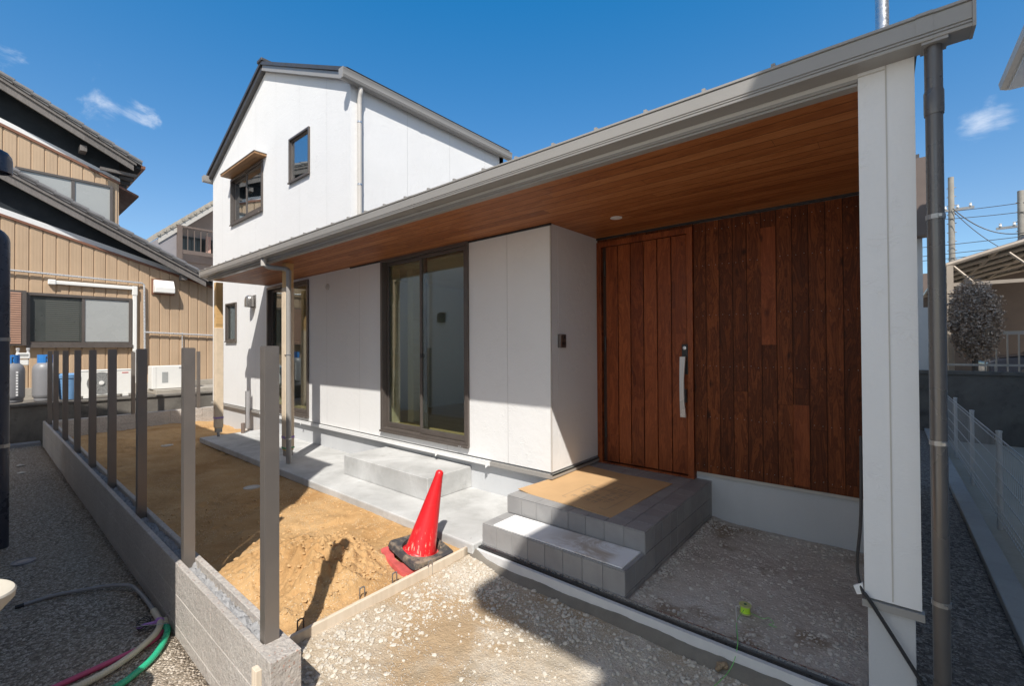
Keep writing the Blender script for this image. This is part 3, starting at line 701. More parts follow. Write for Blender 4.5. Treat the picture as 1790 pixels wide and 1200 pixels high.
for xc in (-8.67, .2555): MB().prism([(xc, 2.451, GZ + GH + .001), (xc, 2.451, GZ - .002), (xc, 2.352, GZ - .002), (xc, 2.348, GZ + .01), (xc, 2.343, GZ + GH + .001)], (.010, 0, 0)).build("gutter_end_cap", m_gutter, gut)
for xc in (-6.25, -3.10, .10):
    MB().prism([(xc, 2.4495 - u * 1.03, GZ - .002 + v * 1.03) for u, v in porch_profile(GW, GH)], (.05, 0, 0)).build("gutter_joint", m_gutter, gut, smooth=True)
# timber posts of the porch
for i, (px, pz) in enumerate(((-8.80, 1.86), (-6.13, 2.31))):
    p = MB().box(px - .0525, px + .0525, 2.615, 2.72, .15, 2.64).build("porch_post", m_post, H, bevel=.003)
    MB().box(px - .0585, px + .0585, 2.609, 2.726, .16 + .02 * i, pz).build("paper_wrap", m_paper, p, bevel=.006)
    MB().box(px - .060, px + .060, 2.6075, 2.7275, .31, .34).build("tape", m_tape, p)
    MB().box(px - .045, px + .045, 2.622, 2.712, .075, .15).lathe([(.022, 0), (.022, .08)], (px, 2.667, 0), 12).build("post_shoe", m_steel, p)
    if i: MB().box(px - .060, px + .060, 2.6072, 2.7278, .175, .195).build("green_tie", m_greencl, p)
sp = MB().tube(smooth_path([(-6.22, 2.40, 2.68), (-6.22, 2.41, 2.60), (-6.17, 2.48, 2.565), (-6.06, 2.57, 2.55), (-5.985, 2.60, 2.53), (-5.965, 2.605, 2.46), (-5.965, 2.605, 2.3), (-5.965, 2.605, .015)], 6), .031, 16)
d2 = sp.build("downpipe", m_gutter, H, smooth=True)
MB().lathe([(.036, -.05), (.038, .0), (.038, .05)], (-6.22, 2.402, 2.63), 14).build("pipe_outlet", m_fascia, d2)
for z in (1.42, .33): MB().lathe([(.034, -.007), (.034, .007)], (-5.965, 2.605, z), 14).box(-6.08, -5.99, 2.60, 2.612, z - .006, z + .006).build("pipe_clip", m_silver, d2)
# right downpipe
px, py, rr = .152, 2.40, .0262
sp = MB().tube([(px, py, -.25), (px, py, 2.40)], rr, 20).lathe([(rr + .003, 2.40), (rr + .004, 2.41), (rr + .004, 2.49), (rr + .001, 2.50)], (px, py, 0), 20).tube([(px, py, 2.50), (px, py, 2.67)], rr + .001, 20).lathe([(rr + .0025, -.25), (rr + .0025, .20)], (px, py, 0), 20)
d3 = sp.build("downpipe", m_pipe, H, smooth=True)
for z in (.50, 1.12, 2.0): MB().lathe([(rr + .003, -.009), (rr + .003, .009)], (px, py, z), 18).box(px + .006, px + .016, py - .036, py - .026, z - .006, z + .006).build("pipe_clip", m_steel, d3)
MB().box(px - .036, px + .04, 2.356, 2.446, 2.668, 2.6795).build("gutter_outlet", m_gutter, gut)
# timber entrance wall, white trim below it
MB().box(-1.366, -.102, 4.268, 4.317, .348, 2.637).build("timber_cladding", m_clad, H)
mb = MB()
for k in range(12):
    for z in (.42, .86, 1.32, 1.78, 2.24, 2.56):
        for dx in (.028, .084):
            x = -1.37 + .112 * k + dx
            if x < -.11: mb.lathe([(.0028, 0), (.0028, .003), (.001, .004)], (x, 4.268, z + RNG.uniform(-.008, .008)), 6, 1)
mb.build("nail_heads", m_steel, H)
MB().box(-1.36, -.10, 4.285, 4.318, .319, .346).build("drip_trim", m_fascia, H)
for x0, x1, z0, z1 in ((-.815, -.703, 1.51, 2.50), (-.591 , -.479, .37, 1.02)):
    MB().box(x0 + .012 - .0085, x1 + .0005, 4.264, 4.268, z0, z1).build("pale_board", wood("lighter_cedar_board", 0, 2, .2, x0 - .02, (.12, .026, .0075), (.23, .058, .0175), (.36, .11, .036), .5, 9, 0, .2, spec=.2), H)
# door
DX0, DX1, DZ0, DZ1 = -2.370, -1.372, .272, 2.612
mb = MB(); frame_box(mb, DX0, DX1, DZ0, DZ1, .055, 4.245, 4.335, .02); dr_f = mb
D = mb.build("entrance_door", m_door, H, bevel=.003)
bx = [-2.313, -2.269, -2.131, -1.992, -1.854, -1.715, -1.576, -1.43]
mb = MB()
for i in range(1, 7): mb.box(bx[i] + .004, bx[i + 1] - .004, 4.262, 4.30, DZ0 + .032, DZ1 - .06)
mb.build("door_panel", m_door, D, bevel=.004)
MB().box(-2.31, -1.43, 4.282, 4.30, DZ0 + .026, DZ1 - .058).build("door_core", plain("dark_door_groove", (.03, .010, .005), .1, 8, .6), D)
mb = MB()
for z in (.55, 1.45, 2.25): mb.tube([(-2.274, 4.258, z), (-2.274, 4.258, z + .16)], .009, 8)
mb.build("hinge", m_dark, D)
hb = MB().box(-1.472, -1.418, 4.235, 4.262, 1.24, 1.52).box(-1.466, -1.424, 4.205, 4.24, 1.36, 1.40).box(-1.46, -1.424, 4.205, 4.262, .98, 1.10).build("handle_mount", m_black, D, bevel=.003)
MB().lathe([(.016, 0), (.016, .005), (.011, .006), (.010, .003)], (-1.446, 4.235, 1.485), 18, 1).build("lock_cylinder", m_silver, D, smooth=True)
mb = MB(); zs = np.linspace(.845, 1.405, 15)
for i in range(14):
    def sec(z):
        t = (z - .845) / .56; w = .025 - .006 * math.sin(math.pi * t); c = -1.449 - .006 * math.sin(math.pi * t); o_ = .012 * math.sin(math.pi * t)
        return [(c - w, 4.185 - o_, z), (c + w, 4.185 - o_, z), (c + w, 4.207 - o_, z), (c - w, 4.207 - o_, z)]
    a, b = sec(zs[i]), sec(zs[i + 1]); mb.add(a + b, [(0, 1, 5, 4), (1, 2, 6, 5), (2, 3, 7, 6), (3, 0, 4, 7)] + ([(0, 3, 2, 1)] if i == 0 else []) + ([(4, 5, 6, 7)] if i == 13 else []))
mb.build("pull_handle", m_handle, D, smooth=True)
MB().box(-1.476, -1.424, 4.182, 4.209, .938, .942).build("handle_band", m_dark, D)
MB().box(-2.37, -1.372, 4.27, 4.3, 2.614, 2.64).build("door_head", m_clad, H)
# small fittings
MB().lathe([(.052, 0), (.052, .008), (.040, .010), (.036, .004)], (-1.835, 3.65, 2.647), 24).build("downlight", m_whitepl, H, smooth=True)
vc = MB().lathe([(.048, 0), (.05, .01), (.036, .018), (.034, .012), (.015, .012), (.012, .022)], (-6.462, 3.40, 2.43), 24, 1).build("vent_cap", m_fascia, H, smooth=True)
MB().box(-2.374, -2.346, 3.507, 3.615, 1.495, 1.622).build("intercom", m_bronze, H, bevel=.005)
MB().box(-2.3465, -2.343, 3.575, 3.60, 1.575, 1.605).box(-2.3465, -2.343, 3.545, 3.605, 1.52, 1.55).build("intercom_panel", m_black, H)
MB().box(-2.3465, -2.3425, 3.512, 3.535, 1.50, 1.618).build("intercom_trim", m_steel, H)
def vent_hood(name, x, y, z, s, d, m, parent, w=.105):      # domed wall hood open at the bottom
    r = w; c = y + s * d * .42
    mb = MB(); n = 20; prof = [(r * .93, -.11), (r, -.112), (r, .0), (r * .96, .04), (r * .82, .078), (r * .5, .103), (.0, .112)]
    vs = []
    for rr, h in prof:
        for k in range(n):
            a = 2 * math.pi * k / n; yy = c + s * rr * math.sin(a) * d / (2 * w) * 1.15
            vs.append((x + rr * math.cos(a), max(yy, y) if s > 0 else min(yy, y), z + h))
    fs = [(i * n + k, i * n + (k + 1) % n, (i + 1) * n + (k + 1) % n, (i + 1) * n + k) for i in range(len(prof) - 1) for k in range(n)]
    if s < 0: fs = [tuple(reversed(f)) for f in fs] if False else fs
    mb.add(vs, fs); mb.box(x - w - .012, x + w + .012, min(y, y + s * .012), max(y, y + s * .012), z - .12, z + .115)
    return mb.build(name, m, parent, smooth=True)
vent_hood("vent_hood", -9.27, 3.40, 2.41, -1, .16, m_hood, H, .10)
MB().lathe([(.057, 3.0), (.057, 6.2)], (0.0, 6.0, 0), 24).lathe([(.10, 3.1), (.06, 3.25)], (0, 6.0, 0), 24).build("flue_pipe", m_silver, H, smooth=True)
MB().lathe([(.040, 0), (.040, .70), (.036, .70), (.036, .66)], (-9.29, 3.30, 0), 18).build("drain_stub", m_greypipe, H, smooth=True)
mb = MB().tube(smooth_path([(-.091, 2.50, 1.1), (-.094, 2.48, .76), (-.108, 2.47, .56), (-.102, 2.46, .48), (-.088, 2.446, .435)], 6), .006, 8).tube(smooth_path([(-.088, 2.446, .435), (-.073, 2.432, .428), (.008, 2.43, .295), (.092, 2.43, .15), (.19, 2.43, -.03), (.25, 2.43, -.19)], 6), .0075, 8)
mb.build("black_cable", m_dark, H, smooth=True)
MB().prism([(-.122, 2.45, .455), (-.09, 2.45, .478), (-.086, 2.45, .43), (-.11, 2.45, .422)], (0, .012, 0)).build("cable_clip", m_whitepl, H)

# concrete garden step under the sliding window
tag(MB().box(-4.98, -3.44, 2.82, 3.424, .001, .225).build("concrete_step", m_slab, bevel=.006), "smooth grey concrete block step below the big sliding window", "step")

# ------------------------------------------------------------------ tiled entrance steps
T = thing("tiled_steps", "dark grey tiled two-tread entrance steps in front of the brown door", "steps", (-1.83, 3.4, -.03))
TX0, TX1 = -2.432, -1.236
MB().box(TX0 + .004, TX1 - .004, 2.540, 2.84, -.35, .127).box(TX0 + .004, TX1 - .004, 2.84, 4.315, -.35, .270).build("step_body", m_grout, T)
def tiles(name, o0, du, dv, nu, nv, nrm, t=.006, g=.0022):
    mb = MB(); du = np.array(du, float); dv = np.array(dv, float); o0 = np.array(o0, float); nrm = np.array(nrm, float) * t
    eu = du / np.linalg.norm(du) * g; ev = dv / np.linalg.norm(dv) * g
    for i in range(math.ceil(nu)):
        for j in range(math.ceil(nv)):
            a1, b1 = min(i + 1, nu), min(j + 1, nv)
            p = [o0 + du * i + dv * j + eu + ev, o0 + du * a1 + dv * j - eu + ev, o0 + du * a1 + dv * b1 - eu - ev, o0 + du * i + dv * b1 + eu - ev]
            mb.hexa([*p, *[q + nrm for q in p]])
    return mb.build(name, m_tile, T, bevel=.0012, seg=1)
ts = .1495
tiles("upper_tread_tiles", (TX0, 2.834, .269), (ts, 0, 0), (0, ts, 0), 8, 9.55, (0, 0, 1))
tiles("lower_tread_tiles", (TX0, 2.534, .126), (ts, 0, 0), (0, ts, 0), 8, 2, (0, 0, 1))
tiles("upper_riser_tiles", (TX0, 2.840, .133), (ts, 0, 0), (0, 0, .1355), 8, 1, (0, -1, 0))
tiles("lower_riser_tiles", (TX0, 2.540, -.046), (ts, 0, 0), (0, 0, .172), 8, 1, (0, -1, 0))
tiles("side_tiles", (TX1 - .005, 2.834, .269), (0, ts, 0), (0, 0, -.142), 9.55, 2.9, (1, 0, 0))
tiles("lower_side_tiles", (TX1 - .005, 2.534, .126), (0, ts, 0), (0, 0, -.142), 2, 1.9, (1, 0, 0))
cb = MB()
def card_z(x, y): return .279 + .012 * np.exp(-((x + 2.45) / .12) ** 2) + .004 * np.sin(x * 9 + y * 4)
N = 14; c00, c01, c11, c10 = [np.array(p) for p in ((-2.425, 2.972), (-2.352, 4.02), (-1.474, 3.972), (-1.526, 2.915))]
V = []
for i in range(N + 1):
    for j in range(N + 1):
        a, b = i / N, j / N; p = c00 * (1 - a) * (1 - b) + c10 * a * (1 - b) + c11 * a * b + c01 * (1 - a) * b
        V.append((p[0], p[1], float(card_z(p[0], p[1]))))
cb.add(V, [(i * (N + 1) + j, (i + 1) * (N + 1) + j, (i + 1) * (N + 1) + j + 1, i * (N + 1) + j + 1) for i in range(N) for j in range(N)])
CB = cb.build("cardboard_sheet", m_card); tag(CB, "flattened brown cardboard sheet with faded print lying on the tiled porch", "cardboard")
so_ = CB.modifiers.new("thick", 'SOLIDIFY'); so_.thickness = .005; so_.offset = -1
ink = MB()
def inkpt(u, v): p = np.array((-2.03, 3.08)) + np.array((.40, -.05)) * u + np.array((.03, .62)) * v; return (p[0], p[1], float(card_z(p[0], p[1])) + .0015)
def stroke(u0, v0, u1, v1, w=.012):
    d = np.array((u1 - u0, v1 - v0)); d = d / (np.linalg.norm(d) + 1e-9); n = np.array((-d[1], d[0])) * w
    ink.quad(inkpt(u0 - n[0], v0 - n[1]), inkpt(u0 + n[0], v0 + n[1]), inkpt(u1 + n[0], v1 + n[1]), inkpt(u1 - n[0], v1 - n[1]))
for a, b in (((-.05, 0), (1.0, 0)), ((1., 0), (1., .62)), ((1., .62), (-.05, .62)), ((-.05, .62), (-.05, 0)), ((.3, .68), (.95, .68)), ((.95, .68), (.95, 1.0)), ((.95, 1.), (.3, 1.)), ((.3, 1.), (.3, .68))): stroke(*a, *b, .006)
for row in range(5):
    for c in range(5):
        if RNG.random() < .15: continue
        u, v = .08 + .17 * row, .08 + .115 * c
        for k in range(4):
            if RNG.random() < .75: (stroke(u, v + .02 * k, u + .10, v + .02 * k, .007) if k % 2 else stroke(u + .03 * k, v, u + .03 * k, v + .07, .007))
for c in range(4):
    u, v = .45 + .12 * c, .76
    for k in range(3): stroke(u, v + .03 * k, u + .07, v + .03 * k, .008)
ink.build("faded_print", m_ink, CB)
tag(MB().hexa([(-2.325, 2.548, .1325), (-1.262, 2.552, .1325), (-1.262, 2.826, .1325), (-2.325, 2.81, .1325), (-2.325, 2.548, .140), (-1.262, 2.552, .140), (-1.262, 2.826, .140), (-2.325, 2.81, .140)]).build("white_board", m_wboard), "thin white protective board with brown dust on the lower tiled tread", "board")

# rail, foam strip and mortar in front of the steps
R = tag(MB().box(-2.45, -.10, 2.490, 2.519, -.11, -.034).build("threshold_rail", m_black), "long black and silver ground rail set before the tiled steps", "rail")
MB().box(-2.45, -.10, 2.5192, 2.529, -.11, -.022).build("rail_lip", m_silver, R)
tag(MB().box(-2.43, -.09, 2.462, 2.4885, -.22, -.047).build("foam_strip", m_foam), "white foam joint strip along the front of the black ground rail", "strip")
def mort(x, v):
    return
mb = MB(); nx, ny = 400, 12
for i in range(nx):
    x = -2.46 + (2.378) * i / (nx - 1)
    top = -.098 + .030 * float(fbm(np.array(x), np.array(0.), 2.4, 5, 51)) + (.05 * math.exp(-((x + 2.45) / .10) ** 2))
    fy = 2.395 + .035 * float(fbm(np.array(x), np.array(2.), 3., 4, 52))
    for j in range(ny):
        t = j / (ny - 1); y = 2.461 + (fy - 2.461) * t; z = top - (top + .19) * (t ** 1.5) + .006 * float(fbm(np.array(x * 3), np.array(y * 3), 9, 3, 53))
        mb.v.append((x, y, z))
mb.f = [(i * ny + j, i * ny + j + 1, (i + 1) * ny + j + 1, (i + 1) * ny + j) for i in range(nx - 1) for j in range(ny - 1)]
o = mb.build("mortar_kerb", m_wetmortar)
for p in o.data.polygons: p.use_smooth = True
tag(o, "dark trowelled mortar kerb sloping from the foam strip to the gravel", "kerb")
# formwork plank and its steel pins
bd = MB().hexa([(-2.492, .95, -.215), (-2.466, .95, -.215), (-2.490, 2.575, -.20), (-2.516, 2.575, -.20), (-2.492, .95, -.052), (-2.466, .95, -.052), (-2.490, 2.575, -.036), (-2.516, 2.575, -.036)])
tag(bd.build("formwork_plank", m_raw, bevel=.003), "pale wooden formwork plank between the sand and the crushed gravel", "plank")
for k, (y, dx, lab) in enumerate(((1.16, -.022, "looped steel pin behind the plank closest to the block wall"), (1.56, -.05, "looped steel pin midway along the back of the wooden plank"), (1.80, -.045, "looped steel pin behind the plank between middle pin and cone"), (2.06, .012, "looped steel pin on the plank right beside the cone base"), (2.50, -.02, "looped steel pin at the slab end of the wooden plank"))):
    x = -2.489 + dx - .01 * k * .3; w = .017; zt = -.002
    tag(MB().tube(smooth_path([(x, y - w, -.2), (x, y - w, zt - .02), (x, y - w * .7, zt - .005), (x, y, zt), (x, y + w * .7, zt - .005), (x, y + w, zt - .02), (x, y + w, -.2)], 4), .0042, 8).build("steel_pin", m_rust if k == 0 else m_steel, smooth=True), lab, "pin", "steel pins along the plank")

# ------------------------------------------------------------------ block wall with posts
WY0, WY1, WZ = .812, .945, .15
BW = thing("block_wall", "long low split-faced concrete block wall carrying the row of metal posts", "wall", (-7, .88, -.3))
rows = [(-.43, -.239), (-.236, -.046), (-.043, WZ)]
for zi, (a, b) in enumerate(rows):
    mb = MB().box(-2.197, -2.035, WY0, WY1, a, b); x = -2.199; k = 0
    while x > -12.25:
        L = .6 if not (k == 0 and zi % 2) else .3; x1 = max(x - L, -12.27)
        mb.box(x1 + .0008, x - .0008, WY0, WY0 + .034, a, b); mb.box(x1 + .001, x - .001, WY1 - .034, WY1, a, b); x = x1; k += 1
    mb.build("block_course", m_block, BW, bevel=.003, seg=1)
MB().box(-12.25, -2.20, WY0 + .004, WY1 - .004, -.43, .07).build("mortar_core", m_mortar, BW)
o = grid("mortar_fill", -12.24, -2.19, WY0 + .033, WY1 - .033, 1500, 16, lambda x, y: .108 + .085 * fbm(x, y, 24, 4, 91, .75) + .03 * fbm(x, y, 5, 2, 92), m_mortar)
o.parent = BW; o.location = (7, -.88, .3)
PXS = [-2.215, -3.466, -4.741, -5.994, -7.182, -8.401, -9.686, -10.95, -11.96]
plabs = ["ribbed taupe aluminium fence post nearest the camera at the wall's sunlit end", "second fence post from the near end of the low block wall, foot in sunlight",
         "third fence post from the near end of the low block wall", "fourth fence post from the near end of the low block wall", "fifth fence post from the near end of the low block wall",
         "sixth fence post from the near end, in front of the air conditioner unit", "seventh fence post from the near end, beside the blue bucket", "second-farthest fence post of the row on the long block wall", "farthest fence post of the row on the long block wall"]
mb = MB(); hw = .031
prof = []
for k in range(7):
    a = -hw + .003 + k * (2 * hw - .006) / 7; b = a + (2 * hw - .006) / 7
    prof += [(a, -hw), (b - .0034, -hw), (b - .0034, -hw + .0035), (b, -hw + .0035)]
prof = prof[:-2] + [(hw, -hw), (hw, hw), (-hw, hw), (-hw, -hw)]
mb.prism([(x, y, 0) for x, y in prof[:-1]], (0, 0, 1.405))
proto = None
for i, (x, lab) in enumerate(zip(PXS, plabs)):
    if proto is None:
        proto = o = mb.build("fence_post", m_alu); cap = MB().box(-hw + .004, hw - .004, -hw + .004, hw - .004, 1.4055, 1.4085).build("post_cap", m_alu, o, True)
    else:
        o = proto.copy(); COL.objects.link(o); c = cap.copy(); COL.objects.link(c); c.parent = o
    o.location = (x, .880, .105 - .004 * i); tag(o, lab, "fence post", "metal fence posts on the long block wall")
for y, lab in ((2.117, "slim fence post on the far block wall, left one of its two"), (3.28, "slim fence post on the far block wall, right one near the house")):
    o = proto.copy(); COL.objects.link(o); c = cap.copy(); COL.objects.link(c); c.parent = o
    o.location = (-12.16, y, .04); tag(o, lab, "fence post", "metal fence posts on the far block wall")
FW = thing("far_block_wall", "low split-faced block wall closing the far end of the sand garden", "wall", (-12.2, 2.4, -.3))
for a, b in rows:
    mb = MB(); y = .95
    while y < 8: mb.box(-12.262, -12.127, y + .001, min(y + .598, 8), a, b - (.0 if b < .1 else .004)); y += .6
    mb.build("block_course", m_block, FW, bevel=.003, seg=1)

# ------------------------------------------------------------------ traffic cone
def place(mb, M): return mb.xf(M)
C = thing("traffic_cone", "leaning scuffed red traffic cone standing on the sand by the plank", "cone", (-2.70, 2.15, -.05))
tilt = Matrix.Translation((-2.715, 2.15, -.045)) @ Matrix.Rotation(math.radians(-11), 4, 'X') @ Matrix.Rotation(math.radians(9), 4, 'Y')
prof = [(.132, 0), (.133, .012), (.117, .022), (.113, .03), (.031, .585), (.031, .60), (.028, .618), (.018, .629), (.004, .633)]
MB().lathe(prof, (0, 0, 0), 40).xf(tilt).build("cone_body", m_cone, C, smooth=True)
def ringplate(hx, hy, r, z0, z1, n=64):
    mb = MB(); out = []
    for k in range(n):
        a = 2 * math.pi * k / n; c, s = math.cos(a), math.sin(a); q = max(abs(c) / hx, abs(s) / hy)
        p = (abs(c / hx) ** 12 + abs(s / hy) ** 12) ** (-1 / 12.); out.append((c * p, s * p))
    vs = [(x, y, z0) for x, y in out] + [(x * .97, y * .97, z1) for x, y in out] + [(r * math.cos(2 * math.pi * k / n), r * math.sin(2 * math.pi * k / n), z1) for k in range(n)] + [(r * .95 * math.cos(2 * math.pi * k / n), r * .95 * math.sin(2 * math.pi * k / n), z0) for k in range(n)]
    fs = []
    for k in range(n):
        j = (k + 1) % n
        fs += [(k, j, n + j, n + k), (n + k, n + j, 2 * n + j, 2 * n + k), (2 * n + k, 2 * n + j, 3 * n + j, 3 * n + k), (3 * n + k, 3 * n + j, j, k)]
    return mb.add(vs, fs)
Mb = Matrix.Translation((-2.735, 2.17, -.072)) @ Matrix.Rotation(math.radians(-6), 4, 'Z') @ Matrix.Rotation(math.radians(9), 4, 'Y') @ Matrix.Rotation(math.radians(-3), 4, 'X')
ringplate(.195, .185, .142, .028, .064).xf(Mb).build("weight_ring", m_rubber, C, smooth=True)
mb = MB(); 
for s in (-1, 1): mb.box(-.12, .12, s * .168 - .007, s * .168 + .007, .03, .072)
mb.xf(Mb).build("ring_ridge", m_rubber, C, bevel=.006)
ringplate(.205, .20, .15, 0.0, .028).xf(Matrix.Translation((-2.765, 2.135, -.084)) @ Matrix.Rotation(math.radians(-9), 4, 'Z') @ Matrix.Rotation(math.radians(6.5), 4, 'Y')).build("red_base", m_redbase, C, smooth=True)

# reel of neon line, its peg and string, clods
RL = thing("line_reel", "small neon yellow reel of builder's line on the gravel bed", "reel", (-.65, 2.89, -.065))
MB().lathe([(.026, .006), (.026, .044)], (-.65, 2.89, -.062), 20).build("wound_line", m_neon, RL, smooth=True)
MB().lathe([(.031, 0), (.031, .006)], (-.65, 2.89, -.062), 24).build("reel_flange", m_neong, RL)
MB().lathe([(.033, .044), (.033, .05)], (-.65, 2.89, -.062), 24).build("reel_flange", m_neong, RL)
MB().lathe([(.008, .05), (.008, .053)], (-.65, 2.89, -.062), 12).build("reel_hub", m_greend, RL)
tag(MB().tube([(-.625, 2.60, -.10), (-.640, 2.648, .02), (-.648, 2.672, .075), (-.655, 2.675, .079)], .0045, 8).tube([(-.648, 2.672, .075), (-.632, 2.68, .082)], .0045, 8).build("steel_peg", m_steel), "thin bent steel peg leaning by the ground rail near the neon reel", "peg")
mb = MB().tube(smooth_path([(-.65, 2.86, -.03), (-.637, 2.64, .005), (-.60, 2.50, -.028), (-.62, 2.40, -.12), (-.70, 2.15, -.145), (-.80, 1.95, -.15)], 6), .0014, 6)
mb.tube(smooth_path([(-.62, 2.90, -.058), (-.56, 2.88, -.055), (-.53, 2.9, -.05), (-.50, 2.86, -.05), (-.52, 2.84, -.055), (-.48, 2.83, -.05)], 5), .0014, 6)
tag(mb.build("builders_line", m_gline), "thin neon green string running from the reel over the kerb", "string")
for x, y, r, lab in ((-.655, 2.42, .030, "fist-sized brown clod on the mortar kerb, left of its pair"), (-.445, 2.45, .022, "small brown clod on the mortar kerb, right of its pair")):
    mb = MB()
    for k in range(9):
        q = ICO_V * (1 + RNG.uniform(-.2, .2, (12, 1))) * r * RNG.uniform(.35, .62) + np.array([x, y, -.13]) + RNG.uniform(-.55, .55, 3) * r + np.array([0, 0, r * .45])
        mb.add(q.tolist(), ICO_F)
    tag(mb.build("earth_clod", plain("brown_clod", (.26, .19, .12), .3, 30, .95, 0, .5, 90)), lab, "clod", "brown clods on the mortar kerb")

# lids in sand and gravel
def lid(x, y, z, r, lab, m=m_fascia):
    tag(MB().lathe([(r, -.05), (r, .004), (r * .82, .006), (r * .80, .0), (r * .55, .0), (r * .53, .004), (r * .2, .005), (.001, .005)], (x, y, z), 28).build("drain_lid", m, smooth=True), lab, "drain lid", "round drain lids")
lid(-5.70, 2.067, float(garden_z(np.array(-5.7), np.array(2.067))) + .004, .085, "round pale drain lid in the sand nearest the concrete slab")
lid(-9.37, 2.08, float(garden_z(np.array(-9.37), np.array(2.08))) + .004, .085, "round pale drain lid in the far part of the sand")
lid(-5.67, .265, -.306, .075, "round grey drain lid set in the shaded pea gravel lane", m_greypipe)
tag(MB().lathe([(.032, -.15), (.032, .17), (.028, .18), (.0, .182)], (-8.8, 3.05, 0), 16).build("stub_pipe", m_brown, smooth=True), "short dark capped pipe standing by the slab next to the house", "pipe")
for x, y, lab in ((-10.4, .45, "white chip on the dark gravel, farther one"), (-9.75, .43, "white chip on the dark gravel, nearer one")):
    mb = MB(); q = ICO_V * np.array([.075, .05, .012]) + np.array([x, y, -.30]); mb.add(q.tolist(), ICO_F); tag(mb.build("white_chip", m_stone), lab, "stone", "white chips on the gravel lane")
tag(MB().lathe([(.0, -.05), (.0, 0)], (0, 0, -9), 3).box(-1.905, -1.862, .690, .712, -.35, .262).build("wooden_stake", m_raw, bevel=.002), "short pale wooden stake standing against the near end of the block wall", "stake")

# ------------------------------------------------------------------ hoses by the wall
def hose(name, pts, r, m, lab, corr=False):
    P = smooth_path(pts, 26 if corr else 10)
    if corr:
        d = np.cumsum([0] + [np.linalg.norm(P[i + 1] - P[i]) for i in range(len(P) - 1)]); n = int(d[-1] / .0035); s = np.linspace(0, d[-1], n)
        A = np.array(P); P = np.stack([np.interp(s, d, A[:, i]) for i in range(3)], 1); rr = [r * (1 + .035 * math.sin(k * math.pi * .667)) for k in range(n)]
    else: rr = r
    return tag(MB().tube(P, rr, 12).build(name, m, smooth=not corr), lab, "hose", "hoses at the foot of the block wall")
g = hose("grey_conduit", [(-4.683, .223, -.298), (-4.67, .367, -.29), (-4.60, .50, -.285), (-4.50, .64, -.275), (-4.343, .738, -.26), (-4.152, .765, -.26), (-3.935, .775, -.265), (-3.80, .775, -.27)], .0125, m_greyh, "grey flexible conduit curving across the shaded gravel to the wall")
MB().tube([(-4.683, .223, -.298), (-4.685, .18, -.30)], .0135, 12).build("black_tip", m_dark, g)
hose("corrugated_conduit", [(-3.83, .778, -.272), (-3.72, .775, -.27), (-3.60, .765, -.268), (-3.50, .715, -.272), (-3.43, .64, -.277), (-3.37, .56, -.28), (-3.32, .44, -.285), (-3.30, .30, -.285), (-3.30, .0, -.285)], .0185, m_cream, "cream corrugated conduit curving off the gravel beside a green hose", True)
hose("pink_hose", [(-3.56, .765, -.30), (-3.49, .71, -.298), (-3.46, .63, -.298), (-3.445, .52, -.298), (-3.43, .40, -.298), (-3.41, .2, -.298), (-3.41, -.1, -.298)], .0155, m_pink, "pink pipe lying under the cream corrugated conduit")
hose("green_hose", [(-3.60, .79, -.29), (-3.52, .785, -.282), (-3.39, .735, -.283), (-3.275, .66, -.287), (-3.20, .57, -.29), (-3.15, .47, -.29), (-3.12, .2, -.29)], .0175, m_greenp, "bright green water hose nearest the sunlit block wall", True)
g = tag(MB().tube([(-3.66, .80, -.284), (-3.60, .79, -.284)], .021, 14).build("hose_joint", m_cream, smooth=True), "tan end fitting where the green hose meets the wall foot", "fitting")
tag(MB().lathe([(.0225, -.022), (.0225, .022)], (0, 0, 0), 14).xf(Matrix.Translation((-3.645, .77, -.269)) @ Matrix.Rotation(math.radians(75), 4, 'Y')).tube([(-3.64, .75, -.265), (-3.67, .70, -.27), (-3.70, .67, -.29)], .010, 8).build("violet_tape", m_purple), "violet tape wound round the cream conduit", "tape")
mb = MB()
for k in range(5):
    c = np.array((-3.70, .70, -.285 + .006 * k)); mb.tube([c + np.array((.045 * math.cos(a) * (1 + .1 * k), .035 * math.sin(a), .01 * math.sin(2 * a + k))) for a in np.linspace(0, 6.28, 25)], .0022, 6)
tag(mb.build("wire_coil", m_dark), "small coil of dark wire on the gravel beside the violet tape", "wire")
tag(MB().tube([(-3.66, .64, -.25), (-3.50, .79, -.235)], .0022, 6).tube([(-3.62, .80, -.24), (-3.53, .80, -.17)], .0022, 6).build("wire_tie", m_silver), "two thin steel tie wires sticking out from the hose bundle", "wire")
WT = thing("planter_stand", "cream plastic basin on a dark green stand at the left edge of the gravel", "basin", (-2.62, -.085, -.31))
mb = MB().lathe([(.10, .13), (.135, .19), (.152, .215), (.152, .24), (.146, .246), (.12, .20), (.0, .15)], (0, 0, 0), 36)
mb.xf(Matrix.Translation((-2.62, -.078, .36)) @ Matrix.Rotation(math.radians(-8), 4, 'X')).build("basin", m_ivory, WT, smooth=True)
MB().lathe([(.135, -.31), (.12, -.2), (.10, .35), (.115, .50)], (-2.62, -.088, 0), 28).build("green_stand", m_greend, WT, smooth=True)

